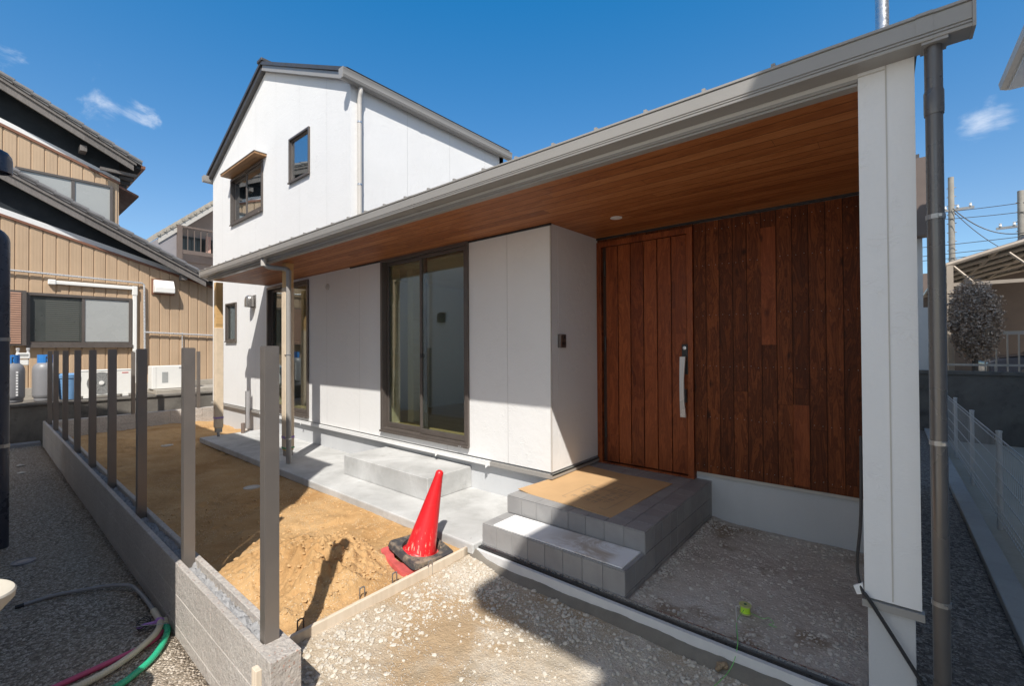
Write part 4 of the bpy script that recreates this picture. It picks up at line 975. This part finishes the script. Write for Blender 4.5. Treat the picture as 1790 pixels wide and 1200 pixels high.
# ------------------------------------------------------------------ neighbour's house along the left of the lane
NB = thing("left_neighbour_house", "pale neighbouring house along the gravel lane with a dark downpipe", "house", (-6, -2, -.4))
NYW = -.06
MB().box(-9.6, -2.60, -6.5, NYW, -.42, 4.88).build("wall", m_white_wall, NB)
MB().box(-9.7, -2.58, -6.6, -.01, 4.88, 4.95).prism([(-9.7, -.01, 4.95), (-9.7, -6.6, 4.95), (-9.7, -3.2, 6.1)], (7.12, 0, 0)).build("roof", m_roof, NB)
MB().box(-8.3, -8.2, NYW, NYW + .004, -.4, 4.6).box(-6.6, -6.595, NYW, NYW + .004, -.4, 4.6).build("wall_joint", m_fascia, NB)
dp = MB().tube([(-6.25, .147, -.40), (-6.25, .147, 2.50)] + [(-6.25, .147 - .08 * (1 - math.cos(a)), 2.50 + .08 * math.sin(a)) for a in np.linspace(.2, 1.57, 6)] + [(-6.25, NYW, 2.58)], .054, 20).build("downpipe", m_navy, NB, smooth=True)
for z in (.62, 1.60): MB().lathe([(.058, -.016), (.058, .016)], (-6.25, .147, z), 20).box(-6.26, -6.24, NYW, .04, z - .01, z + .01).build("pipe_clip", m_steel, dp)
vent_hood("vent_hood", -6.25, NYW, 3.25, 1, .275, m_navy, NB, .11)
vent_hood("vent_hood", -7.85, NYW, 2.2, 1, .13, m_dark, NB, .10)

# ------------------------------------------------------------------ tan house beyond the garden
TH = thing("tan_house", "old Japanese house clad in tan corrugated metal with dark tiled roofs", "house", (-17, 0, .3))
XW = -14.6
def rakez(y, y0, z0, sl): return z0 + (y - y0) * sl
SL = -.30
# lower wall: corrugated strips up to a sloping line
zl = lambda y: 4.34 + (y - .48) * -.2997
mb = MB(); y = -9.0; st = .212
while y < 4.35:
    y2 = min(y + st - .010, 4.36); ya, yb = y, y2
    mb.hexa([(XW, ya, .55), (XW + .016, ya + .012, .55), (XW + .016, yb - .012, .55), (XW, yb, .55), (XW, ya, zl(ya)), (XW + .016, ya + .012, zl(ya)), (XW + .016, yb - .012, zl(yb)), (XW, yb, zl(yb))])
    y += st
mb.prism([(XW - .02, -9, .55), (XW - .02, 4.36, .55), (XW - .02, 4.36, zl(4.36)), (XW - .02, -9, zl(-9))], (.0195, 0, 0))
mb.build("corrugated_wall", m_tan, TH)
MB().prism([(XW + .022, -9, zl(-9)), (XW + .022, 4.4, zl(4.4)), (XW + .022, 4.4, zl(4.4) + .055), (XW + .022, -9, zl(-9) + .055)], (.03, 0, 0)).build("wall_top_trim", m_tandark, TH)
# old white band then black plaster gable
MB().prism([(XW, -9, zl(-9) + .06), (XW, 4.4, zl(4.4) + .06), (XW, 4.4, zl(4.4) + .17), (XW, -9, zl(-9) + .22)], (.015, 0, 0)).build("white_plaster_band", m_whitep, TH)
MB().prism([(XW - .05, -9, 3.0), (XW - .05, 4.36, 3.0), (XW - .05, 4.36, 3.50), (XW - .05, -9, 10.2)], (.045, 0, 0)).build("plaster_gable", m_plaster, TH)
def rake_roof(x0, x1, ya, za, yb, zb, name, step=.27):
    sl = (zb - za) / (yb - ya); f = lambda y: za + (y - ya) * sl
    g = MB().prism([(x1 - .05, ya, f(ya) - .30), (x1 - .05, yb, f(yb) - .26), (x1 - .05, yb, f(yb) - .10), (x1 - .05, ya, f(ya) - .12)], (.05, 0, 0))
    r = g.build(name, m_weather, TH)
    MB().prism([(x1 - .02, ya, f(ya) - .118), (x1 - .02, yb + .05, f(yb + .05) - .10), (x1 - .02, yb + .05, f(yb + .05) - .03), (x1 - .02, ya, f(ya) - .03)], (.055, 0, 0)).build("barge_board", m_weather, r)
    MB().prism([(x0, ya, f(ya) - .12), (x0, yb + .15, f(yb + .15) - .12), (x0, yb + .15, f(yb + .15) - .03), (x0, ya, f(ya) - .03)], (x1 - x0 - .05, 0, 0)).build("roof_deck", m_dark, r)
    mb = MB(); y = ya
    while y < yb + .1:
        y2 = y + step * 1.06; t = .045
        mb.prism([(x0, y, f(y) - .028), (x0, y2, f(y2) - .028), (x0, y2, f(y2) + t + .02), (x0, y, f(y) + t - .02)], (x1 - x0 + .06, 0, 0))
        mb.tube([(x1 + .04, y, f(y) + .03), (x1 + .04, y2, f(y2) + .055)], .05, 10)
        y += step
    mb.build("roof_tiles", m_rooftile, r)
    return r
rake_roof(-20.5, -14.25, -7.0, 9.18, 4.02, 3.47, "lower_roof")
# upper storey
XU = -14.75
zu = lambda y: 6.45 + (y - .307) * -.374
mb = MB(); y = -6.0
while y < 2.26:
    y2 = min(y + st - .010, 2.28)
    mb.hexa([(XU, y, 3.2), (XU + .016, y + .012, 3.2), (XU + .016, y2 - .012, 3.2), (XU, y2, 3.2), (XU, y, zu(y) - .06), (XU + .016, y + .012, zu(y) - .06), (XU + .016, y2 - .012, zu(y2) - .06), (XU, y2, zu(y2) - .06)]); y += st
mb.prism([(XU - .02, -6, 3.2), (XU - .02, 2.28, 3.2), (XU - .02, 2.28, zu(2.28)), (XU - .02, -6, zu(-6))], (.0195, 0, 0)).build("upper_corrugated_wall", m_tan, TH)
MB().prism([(XU + .02, -6, zu(-6) - .06), (XU + .02, 2.3, zu(2.3) - .06), (XU + .02, 2.3, zu(2.3)), (XU + .02, -6, zu(-6))], (.03, 0, 0)).build("upper_wall_trim", m_tandark, TH)
MB().prism([(XU, -6, zu(-6)), (XU, 2.3, zu(2.3)), (XU, 2.3, zu(2.3) + .09), (XU, -6, zu(-6) + .20)], (.015, 0, 0)).build("white_plaster_band", m_whitep, TH)
MB().prism([(XU - .05, -6, 5.0), (XU - .05, 2.28, 5.0), (XU - .05, 2.28, 6.32), (XU - .05, -6, 10.55)], (.045, 0, 0)).build("plaster_gable", m_plaster, TH)
MB().box(-20, XU - .06, -6, 2.26, 3.0, 6.1).box(-20.2, XW - .06, -9, 4.3, .5, 3.2).build("house_body", m_plaster, TH)
rake_roof(-20.5, -14.35, -6.0, 10.50, 2.50, 6.22, "upper_roof")
mb = MB()
for k in range(12): x = -14.55 - .42 * k; mb.box(x - .04, x + .04, 1.9, 2.60, 5.86, 5.93)
mb.build("rafter", m_weather, TH)
tubez = MB().prism([(-20.5, 2.64, 6.05), (-20.5, 2.72, 6.05), (-20.5, 2.72, 6.12), (-20.5, 2.64, 6.12)], (6.2, 0, 0)).build("eaves_gutter", m_tandark, TH)
MB().prism([(-20.5, 2.26, 5.60), (-20.5, 2.68, 5.44), (-20.5, 2.68, 5.48), (-20.5, 2.26, 5.66)], (5.7, 0, 0)).build("pent_roof", m_tandark, TH)
for y, z, x in ((1.60, 6.26, -14.55), (3.55, 3.42, -14.42)): MB().box(x - .5, x + .1, y - .06, y + .06, z - .07, z + .06).build("purlin_end", m_weather, TH)
# lower sliding window and its shutter box
XF = XW + .022
mb = MB(); 
def frame_yz(mb, y0, y1, z0, z1, w, x0, x1):
    mb.box(x0, x1, y0, y1, z1 - w, z1).box(x0, x1, y0, y1, z0, z0 + w).box(x0, x1, y0, y0 + w, z0 + w, z1 - w).box(x0, x1, y1 - w, y1, z0 + w, z1 - w)
frame_yz(mb, .70, 2.50, 1.62, 2.78, .06, XF - .005, XF + .08); mb.box(XF - .005, XF + .09, .70, 2.52, 1.55, 1.62)
tw = mb.build("window", m_bronze, TH)
MB().box(XF + .01, XF + .03, .76, 1.62, 1.69, 2.71).build("pane", m_blinds, tw)
mb = MB()
for k in range(22): mb.box(XF + .03, XF + .036, 1.0, 1.55, 1.72 + .044 * k, 1.738 + .044 * k)
mb.build("blind_slats", plain("blind_grey", (.12, .125, .11), .05, 5, .6), tw)
MB().box(XF + .03, XF + .05, 1.62, 2.44, 1.69, 2.71).build("pane", m_frost, tw)
MB().box(XF + .03, XF + .065, 1.59, 1.64, 1.68, 2.72).build("meeting_stile", m_bronze, tw)
sb = MB().box(XF, XF + .16, -.6, .70, 1.60, 2.80).build("shutter_box", m_bronze, TH)
mb = MB()
for k in range(23): mb.box(XF + .16, XF + .175, -.55, .62, 1.64 + .049 * k, 1.673 + .049 * k)
mb.build("shutter_slats", m_shutter, sb)
# upper window
mb = MB(); frame_yz(mb, .53, 2.155, 4.585, 5.56, .05, XU + .01, XU + .07); uw = mb.build("window", m_bronze, TH)
MB().box(XU + .02, XU + .04, .58, 1.43, 4.63, 5.51).box(XU + .02, XU + .04, 1.48, 2.11, 4.63, 5.51).build("pane", m_frost, uw)
MB().box(XU + .02, XU + .06, 1.42, 1.48, 4.63, 5.51).build("meeting_stile", m_bronze, uw)
# pipes and duct on the wall
MB().tube([(XF + .06, -1.5, 3.27), (XF + .06, 2.70, 3.19), (XF + .06, 2.74, 3.15), (XF + .06, 2.76, 1.0)], .022, 10).tube([(XF + .06, 2.76, 1.94), (XF + .06, 4.3, 1.88)], .022, 10).tube([(XF + .05, 3.55, 1.95), (XF + .05, 3.55, .9)], .012, 8).build("conduit", m_galv, TH, smooth=True)
mb = MB().box(XF + .005, XF + .075, 1.10, 2.60, 3.00, 3.085).box(XF + .005, XF + .075, 2.515, 2.60, 1.45, 3.0).box(XF + .004, XF + .085, 2.505, 2.61, 2.86, 3.095).box(XF, XF + .09, 1.03, 1.16, 2.985, 3.10)
mb.box(XF + .01, XF + .07, 2.53, 2.59, .62, 1.45).build("duct_cover", m_acw, TH, bevel=.015)
mb = MB().prism([(XF, 2.93, 2.97), (XF + .24, 2.93, 2.97), (XF + .24, 2.93, 3.10), (XF + .12, 2.93, 3.30), (XF, 2.93, 3.30)], (0, .42, 0))
mb.build("vent_hood", m_acw, TH, bevel=.012)
MB().box(XF, XF + .03, 2.90, 3.38, 2.93, 3.33).build("vent_plate", m_tandark, TH)

# terrace and equipment below the tan house
RW = tag(MB().box(-14.55, -12.75, -6, 8, -.42, .41).box(-12.9, -12.72, -6, 8, .411, .46).build("retaining_wall", m_retain, bevel=.01), "stained old concrete retaining wall under the tan house", "wall")
tag(MB().box(-14.3, -13.35, 2.75, 7.2, .412, .52).build("plinth", m_oldcon, bevel=.01), "pale old concrete plinth under the white water heater box", "plinth")
tag(MB().box(-14.56, -14.35, -6, 8, .412, .66).build("wall_footing", m_oldcon), "pale concrete footing strip along the base of the tan wall", "footing")
struct(MB().box(-12.71, -12.45, -1.2, .80, -.42, -.27).build("kerb", m_greypipe))
def gas_tank(y, lab):
    g = thing("gas_cylinder", lab, "gas cylinder", (-13.15, y, .465), "grey gas cylinders by the tan house")
    MB().lathe([(.15, 0), (.165, .03), (.165, .05), (.15, .055), (.183, .10), (.187, .14), (.187, .62), (.18, .68), (.155, .74), (.10, .785), (.05, .80)], (-13.15, y, .465), 32).build("cylinder", m_tank, g, smooth=True)
    mb = MB(); n = 20; R_ = .115
    for k in range(n):
        a, b = 2 * math.pi * k / n, 2 * math.pi * (k + 1) / n
        if k in (0, 10): continue
        mb.hexa([(-13.15 + r * math.cos(t), y + r * math.sin(t), z) for z in (1.235, 1.405) for r, t in ((R_ - .006, a), (R_ + .0, a), (R_, b), (R_ - .006, b))])
    mb.build("collar", m_blue, g)
    MB().lathe([(.022, .79), (.022, .86), (.035, .87), (.035, .90), (.0, .91)], (-13.15, y, .465), 14).tube([(-13.15, y, 1.31), (-13.08, y, 1.31)], .014, 8).build("valve", m_steel, g)
    mb = MB()
    for k in range(9): mb.box(-12.963, -12.961, y + .06, y + .09, 1.05 - .055 * k, 1.085 - .055 * k)
    mb.xf(Matrix.Translation((-13.15, y, 0)) @ Matrix.Rotation(math.radians(-2), 4, 'Z') @ Matrix.Translation((13.15, -y, 0))).build("stencil_marks", m_whitep, g)
gas_tank(.44, "grey gas cylinder with blue collar, left one half hidden by the dark downpipe")
gas_tank(.90, "grey gas cylinder with blue collar, right one next to the fence posts")
GM = thing("gas_meter", "white gas meter on two pipes above the gas cylinders", "meter", (-14.3, .62, 1.4))
MB().box(-14.34, -14.22, .54, .75, 1.31, 1.44).box(-14.33, -14.24, .56, .73, 1.17, 1.295).build("meter_body", m_acw, GM, bevel=.015)
MB().box(-14.219, -14.216, .57, .72, 1.37, 1.42).build("dial_window", m_frost, GM)
for y in (.57, .72): MB().lathe([(.022, 1.44), (.022, 1.50), (.032, 1.505), (.032, 1.54), (.0, 1.55)], (-14.28, y, 0), 12).build("meter_pipe", m_galv, GM)
MB().tube([(-14.28, .57, 1.17), (-14.28, .57, .5)], .015, 8).build("gas_pipe", m_galv, GM)
BK = thing("blue_bucket", "light blue plastic bin behind the fence posts", "bucket", (-13.2, 1.24, .465))
MB().lathe([(.13, 0), (.175, .44), (.19, .45), (.19, .49), (.178, .49)], (-13.2, 1.24, .465), 28).build("tub", m_bucket, BK, smooth=True)
MB().lathe([(.195, .49), (.195, .515), (.15, .54), (.0, .545)], (-13.2, 1.24, .465), 28).build("lid", m_bucket, BK, smooth=True)
AC = thing("air_conditioner", "white outdoor air conditioner unit with round grey fan grille", "air conditioner", (-13.3, 1.95, .465))
ay0, ay1, az0 = 1.40, 2.26, .475
MB().box(-13.42, -13.12, ay0, ay1, az0 + .03, az0 + .58).box(-13.43, -13.11, ay0 - .005, ay1 + .005, az0 + .56, az0 + .585).build("cabinet", m_acw, AC, bevel=.012)
mb = MB()
for k in range(8): mb.tube([(-13.112, 1.75 + (.03 + .029 * k) * math.cos(a), az0 + .30 + (.03 + .029 * k) * math.sin(a)) for a in np.linspace(0, 2 * math.pi, 37)], .004, 5)
for k in range(16): a = k * math.pi / 8; mb.tube([(-13.110, 1.75 + .05 * math.cos(a), az0 + .30 + .05 * math.sin(a)), (-13.110, 1.75 + .24 * math.cos(a), az0 + .30 + .24 * math.sin(a))], .003, 5)
mb.build("fan_grille", m_fan, AC)
MB().lathe([(.235, 0), (.235, .004)], (-13.1195, 1.75, az0 + .30), 36, 0).build("fan_recess", plain("fan_grey", (.25, .25, .245), .05, 9, .6), AC)
MB().lathe([(.045, 0), (.045, .012), (.03, .016)], (-13.108, 1.75, az0 + .30), 20, 0).build("fan_hub", m_acw, AC)
MB().box(-13.119, -13.116, ay1 - .17, ay1 - .06, az0 + .50, az0 + .518).build("red_mark", m_redm, AC)
MB().box(-13.42, -13.10, ay0 + .06, ay0 + .16, .462, az0 + .03).box(-13.42, -13.10, ay1 - .16, ay1 - .06, .462, az0 + .03).build("foot", m_acw, AC)
WH = thing("water_heater_box", "flat white outdoor heater cabinet on the pale plinth", "heater", (-13.8, 3.2, .52))
MB().box(-14.0, -13.62, 2.72, 3.58, .53, 1.09).build("cabinet", m_acw, WH, bevel=.012)
MB().box(-13.619, -13.616, 2.92, 3.04, .68, .94).build("side_panel", m_frost, WH); MB().box(-13.619, -13.615, 3.26, 3.52, 1.02, 1.055).build("vent_slot", m_fan, WH)
MB().box(-13.62, -13.6165, 2.80, 2.804, .55, 1.07).build("panel_seam", m_fan, WH)

# ------------------------------------------------------------------ house with balcony, far behind
m_bhwall = plain("pinkish_brown_siding", (.40, .315, .275), .08, 2, .8)
BH = thing("balcony_house", "distant house with corrugated roof and railed brown balcony", "house", (-24, 7, 0))
XB = -24.0
roofz = lambda y: 6.42 + (y - 5.07) * .92
MB().box(-30, XB - 1.2, 6.05, 14, -.4, 6.4).build("wall", m_bhwall, BH)
MB().prism([(XB - 1.19, 5.9, 5.6), (XB - 1.19, 14, 5.6), (XB - 1.19, 14, roofz(14) + .2), (XB - 1.19, 5.9, roofz(5.9) + .2)], (.05, 0, 0)).build("gable_wall", m_bhwall, BH)
mb = MB()
mb.prism([(XB - 2.6, 4.95, roofz(4.95) - .02), (XB - 2.6, 14, roofz(14) - .02), (XB - 2.6, 14, roofz(14) + .08), (XB - 2.6, 4.95, roofz(4.95) + .08)], (2.65, 0, 0))
for k in range(42): yy = 5.0 + .22 * k; mb.box(XB - 2.6, XB + .08, yy - .05, yy + .05, roofz(yy) + .04, roofz(yy) + .17)
rf_ = mb.build("roof", m_oldcon, BH)
MB().prism([(XB - .02, 5.0, roofz(5.0) - .28), (XB - .02, 14, roofz(14) - .28), (XB - .02, 14, roofz(14) - .021), (XB - .02, 5.0, roofz(5.0) - .021)], (.05, 0, 0)).build("barge_board", m_fascia, rf_)
mb = MB().box(XB, XB + .12, 5.66, 5.84, 5.2, 7.0)
bal = mb.build("balcony_post", m_brown, BH)
mb = MB().box(XB + .02, XB + .10, 5.84, 12, 6.92 , 7.0).box(XB + .02, XB + .10, 5.84, 12, 5.75, 5.93)
for k in range(24): yy = 6.05 + .25 * k; mb.box(XB + .04, XB + .07, yy - .015, yy + .015, 5.93, 6.92)
mb.build("balcony_rail", m_brown, BH)
MB().prism([(XB - .06, 3.4, 4.4), (XB - .06, 5.655, 4.4), (XB - .06, 5.655, 6.85), (XB - .06, 3.4, 4.9)], (.05, 0, 0)).build("balcony_screen", plain("grey_violet_panel", (.30, .28, .29), .08, 3, .6), BH)
MB().box(XB - 1.13, XB - 1.11, 6.1, 7.4, 6.0, 6.8).build("window", m_darkglass, BH)
MB().box(XB - .7, XB - .65, 6.95, 7.15, 5.95, 6.85).box(XB - .7, XB - .65, 7.25, 7.6, 5.95, 6.85).build("hanging_laundry", plain("pink_cloth", (.62, .38, .30), .1, 5, .9), BH)

# ------------------------------------------------------------------ right-hand side
RH = thing("right_neighbour_house", "tall neighbouring house whose pale eave shows at the upper right edge", "house", (4, 5, -.3))
MB().box(2.35, 9, -1.3, 11.7, -.42, 6.2).build("wall", m_white_wall, RH)
MB().box(1.73, 9.6, -1.77, 12.18, 6.201, 6.34).add([(1.8, -1.7, 6.341), (9.5, -1.7, 6.341), (9.5, 12.1, 6.341), (1.8, 12.1, 6.341), (5.6, 2.2, 7.7), (5.6, 8.2, 7.7)], [(0, 1, 4), (1, 2, 5, 4), (2, 3, 5), (3, 0, 4, 5)]).build("roof", m_pale, RH)
MB().box(2.6, 9, -3.4, -1.31, -.42, 6.15).build("shade_block", m_white_wall, RH)  # unseen block, added to carry the house's shadow further forward over the yard
MB().box(1.76, 2.35, -1.7, 12.1, 6.16, 6.20).build("soffit", m_white_wall, RH)
MB().prism([(1.66, -1.72, 6.22), (1.73, -1.72, 6.19), (1.73, -1.72, 6.33), (1.64, -1.72, 6.33)], (0, 13.86, 0)).build("eaves_gutter", m_fascia, RH)
KB = tag(MB().box(.555, .69, 1.2, 12.1, -.45, -.145).build("boundary_kerb", m_curb, bevel=.008), "pale concrete boundary kerb beside the narrow gravel passage", "kerb")
MF = thing("mesh_fence", "low white wire mesh fence along the right-hand boundary", "fence", (.82, 6, -.34))
for k in range(6):
    y0, y1 = 1.0 + 1.85 * k, 1.0 + 1.85 * (k + 1); mb = MB()
    for z in (.60, .555, .36, .21, .06, -.09, -.155, -.20): mb.box(.818, .824, y0 + .02, y1, z - .0045, z + .0045)
    n = 25
    for j in range(n + 1):
        y = y0 + .02 + (y1 - y0 - .02) * j / n; mb.box(.8155, .818, y - .0011, y + .0011, -.20, .605)
    mb.build("mesh_panel", m_mesh, MF)
    MB().tube([(.85, y0, -.34), (.85, y0, .625)], .022, 12).lathe([(.025, .625), (.025, .64), (.0, .645)], (.85, y0, 0), 12).build("post", m_mesh, MF, smooth=True)
tag(MB().box(.1, 9, 12.05, 12.25, -.42, .93).box(.1, 9, 12.02, 12.28, .931, 1.0).build("rear_wall", m_retain, bevel=.006), "dark weathered concrete wall closing the end of the side passage", "wall")
RR = thing("wall_railing", "thin grey railing on top of the rear concrete wall", "railing", (2, 12.15, 1.0))
mb = MB().box(.7, 6, 12.12, 12.18, 1.10, 1.14); mb.build("top_rail", m_steel, RR)
mb = MB()
for k in range(7): x = .8 + .75 * k; mb.box(x - .015, x + .015, 12.135, 12.165, 1.0, 1.10)
mb.build("rail_posts", m_steel, RR)
# clipped round tree
TR = thing("topiary_tree", "round clipped leafy grey-brown tree in front of the carport", "tree", (1.45, 13.6, .4))
MB().tube([(1.42, 13.6, .3), (1.44, 13.6, 1.3), (1.45, 13.6, 2.1)], [.06, .05, .03], 10).tube([(1.44, 13.6, 1.3), (1.2, 13.6, 2.0)], [.035, .015], 8).tube([(1.44, 13.6, 1.35), (1.7, 13.5, 2.1)], [.035, .015], 8).build("trunk", m_bark, TR)
mb = MB()
for k in range(12000):
    d = RNG.normal(size=3); d /= np.linalg.norm(d)
    lump = .5 * float(vnoise(np.array(d[0] * 2.6 + 9), np.array(d[2] * 2.6 + d[1] * 2), 61)) + .35 * float(vnoise(np.array(d[0] * 6 + 3), np.array(d[2] * 6), 62))
    rad = RNG.uniform(.40, 1.0) ** .5 * (.72 + .62 * lump + .05 * RNG.normal())
    if RNG.random() < .03: rad *= RNG.uniform(1.0, 1.18)
    c = np.array([1.44, 13.6, 2.02]) + d * np.array([.42, .44, .84]) * rad
    u = RNG.normal(size=3); u /= np.linalg.norm(u); w = np.cross(u, RNG.normal(size=3)); w /= np.linalg.norm(w); s = RNG.uniform(.022, .042)
    mb.quad(c - u * s, c + w * s * .5, c + u * s, c - w * s * .5)
mb.build("crown", m_leaf, TR)
# carport
CP = thing("carport", "tan framed carport with smoky curved roof behind the rear wall", "carport", (3, 16, .4))
arc = lambda t: (1.13 + 5.2 * t, 3.42 + 1.05 * math.sin(t * math.pi / 2.0))
for y in (15.0, 16.4, 17.9, 19.6, 21.5, 24.0): MB().tube([(arc(t)[0], y, arc(t)[1]) for t in np.linspace(0, 1, 14)], .055, 8).build("roof_beam", m_carport, CP, smooth=True)
mb = MB()
for i in range(12):
    (xa, za), (xb, zb) = arc(i / 12), arc((i + 1) / 12); mb.hexa([(xa, 15.05, za + .06), (xb, 15.05, zb + .06), (xb, 25, zb + .06), (xa, 25, za + .06), (xa, 15.05, za + .07), (xb, 15.05, zb + .07), (xb, 25, zb + .07), (xa, 25, za + .07)])
mb.build("roof_sheet", m_polyc, CP)
mb = MB()
for t in (.0, .17, .34, .5, .67): xa, za = arc(t); mb.box(xa - .03, xa + .03, 15.06, 25, za - .02, za + .055)
mb.build("purlin", m_carport, CP)
MB().box(1.1, 9, 24.6, 24.7, .4, 4.4).build("back_wall", m_brown, CP)
MB().box(1.13, 1.24, 14.95, 15.06, .3, 3.4).build("post", m_carport, CP); MB().box(1.13, 1.24, 19.5, 19.6, .3, 3.4).build("post", m_carport, CP)
mb = MB()
for k in range(5): mb.tube([(1.2 + .95 * k, 15.0, 3.45 + .14 * k), (1.75 + .95 * k, 15.0, 2.75 + .2 * k)], .025, 6)
mb.box(1.13, 6, 14.97, 15.03, 2.9, 2.98).build("brace", m_carport, CP)
CR = thing("parked_car", "dark car parked in the shade under the carport", "car", (3.2, 16.8, .4))
body = [(1.9, .62), (1.9, 1.05), (2.1, 1.18), (2.7, 1.28), (3.2, 1.68), (4.3, 1.75), (5.2, 1.65), (5.7, 1.2), (5.8, .7), (5.6, .58), (2.1, .55)]
MB().prism([(x, 16.0, z) for x, z in body], (0, 1.65, 0)).build("body", m_carbody, CR, bevel=.06, seg=3)
MB().prism([(x, 15.99, z) for x, z in ((2.95, 1.32), (3.3, 1.62), (4.2, 1.67), (4.2, 1.3))], (0, .01, 0)).prism([(x, 15.99, z) for x, z in ((4.27, 1.3), (4.27, 1.67), (5.1, 1.57), (5.4, 1.28))], (0, .01, 0)).build("window", m_frost, CR)
for x in (2.7, 5.0): w = MB().lathe([(.30, 0), (.31, .03), (.31, .18), (.29, .2)], (x, 16.18, .68), 24, 1).build("wheel", m_dark, CR, smooth=True); MB().lathe([(.19, 0), (.18, .01), (.05, .02)], (x, 15.985, .68), 20, 1).build("rim", m_silver, w)
struct(MB().box(-12, 14, 12.26, 60, -.41, .40).build("rear_ground", m_earth))
GF = thing("picket_fence", "pale slatted fence in front of the parked car", "fence", (3, 14.6, .4))
mb = MB()
for k in range(20): x = 1.7 + .17 * k; mb.box(x - .012, x + .012, 14.55, 14.58, .42, 1.75)
mb.build("pickets", m_fascia, GF); MB().box(1.66, 5, 14.581, 14.60, 1.72, 1.80).box(1.66, 5, 14.581, 14.6, .55, .6).build("rails", m_fascia, GF)
tag(MB().lathe([(.13, 0), (.20, .42), (.22, .44), (.19, .43), (.17, .4)], (1.22, 13.1, .41), 20).build("plant_pot", m_whitepl, smooth=True), "white plant pot at the foot of the clipped tree", "pot")
FH = thing("rear_house", "pale house with brown balcony glimpsed behind the porch column", "house", (-3, 16, .4))
MB().box(-8, .64, 13.6, 20, .4, 5.35).build("wall", m_pale, FH)
MB().box(-8.2, .72, 13.2, 13.6, 3.9, 5.6).build("balcony", m_brown, FH)
MB().prism([(-8.2, 13.4, 5.6), (.60, 13.4, 5.6), (.60, 13.4, 5.75), (-8.2, 13.4, 5.75)], (0, 7, 0)).prism([(-8.2, 14.2, 5.75), (-8.2, 20, 5.75), (-8.2, 17, 7.6)], (8.75, 0, 0)).build("roof", m_roof, FH)
tag(MB().box(-2, .95, 12.9, 13.0, .4, 2.3).build("boundary_screen", m_pale), "pale screen wall seen low between the column and the downpipe", "wall")
DH = thing("dark_roof_house", "far house with a dark brown roof behind the carport", "house", (9, 30, .4))
MB().box(6.8, 14, 28, 36, .3, 5.0).build("wall", m_brown, DH)
MB().prism([(3.2, 27, 4.6), (6.6, 27, 8.4), (14.5, 27, 8.4), (14.5, 27, 4.6)], (0, 10, 0)).build("roof", plain("brown_roof", (.10, .075, .06), .1, 2, .7), DH)
# utility poles and wires
def upole(x, y, ztop, lab, r=.125):
    p = thing("utility_pole", lab, "utility pole", (x, y, 0), "concrete utility poles")
    MB().tube([(x, y, 0), (x, y, ztop)], [r * 1.25, r], 14).build("pole", m_polym, p, smooth=True)
    for k in range(14): z = ztop - .6 - .5 * k; MB().tube([(x - r * 1.5, y, z), (x + r * 1.6, y, z)], .025, 6).build("step_bolt", m_steel, p)
    MB().box(x - .9, x + .9, y - .06, y + .06, ztop - 1.9, ztop - 1.78).build("crossarm", m_steel, p)
    for k in range(4): MB().lathe([(.05, 0), (.07, .06), (.04, .12), (.06, .18), (.0, .2)], (x - .75 + .5 * k, y - .05, ztop - 1.78), 10).build("insulator", m_whitepl, p, smooth=True)
upole(2.86, 35, 10.9, "grey utility pole with many step bolts just right of the downpipe")
upole(5.46, 35, 9.55, "grey utility pole at the right edge of the picture")
for k, (za, zb, sag, xa, xb) in enumerate(((9.0, 9.35, .25, 2.3, 12), (8.6, 8.95, .35, 2.3, 12), (9.1, 8.7, 1.6, 2.9, 7.5), (7.2, 7.4, .2, -2, 12), (6.6, 6.95, .15, -2, 12), (6.35, 6.65, .15, -2, 12), (8.9, 6.4, .2, 2.9, 4.9))):
    pts = [(xa + (xb - xa) * t, 34.9 - .05 * k, za + (zb - za) * t - 4 * sag * t * (1 - t)) for t in np.linspace(0, 1, 24)]
    tag(MB().tube(pts, .018 if k != 2 else .026, 6).build("power_line", m_wire), ["dark overhead wire strung between the two utility poles"] * 7 and "dark overhead wire in the sky between and beyond the utility poles", "wire", "overhead wires by the utility poles")
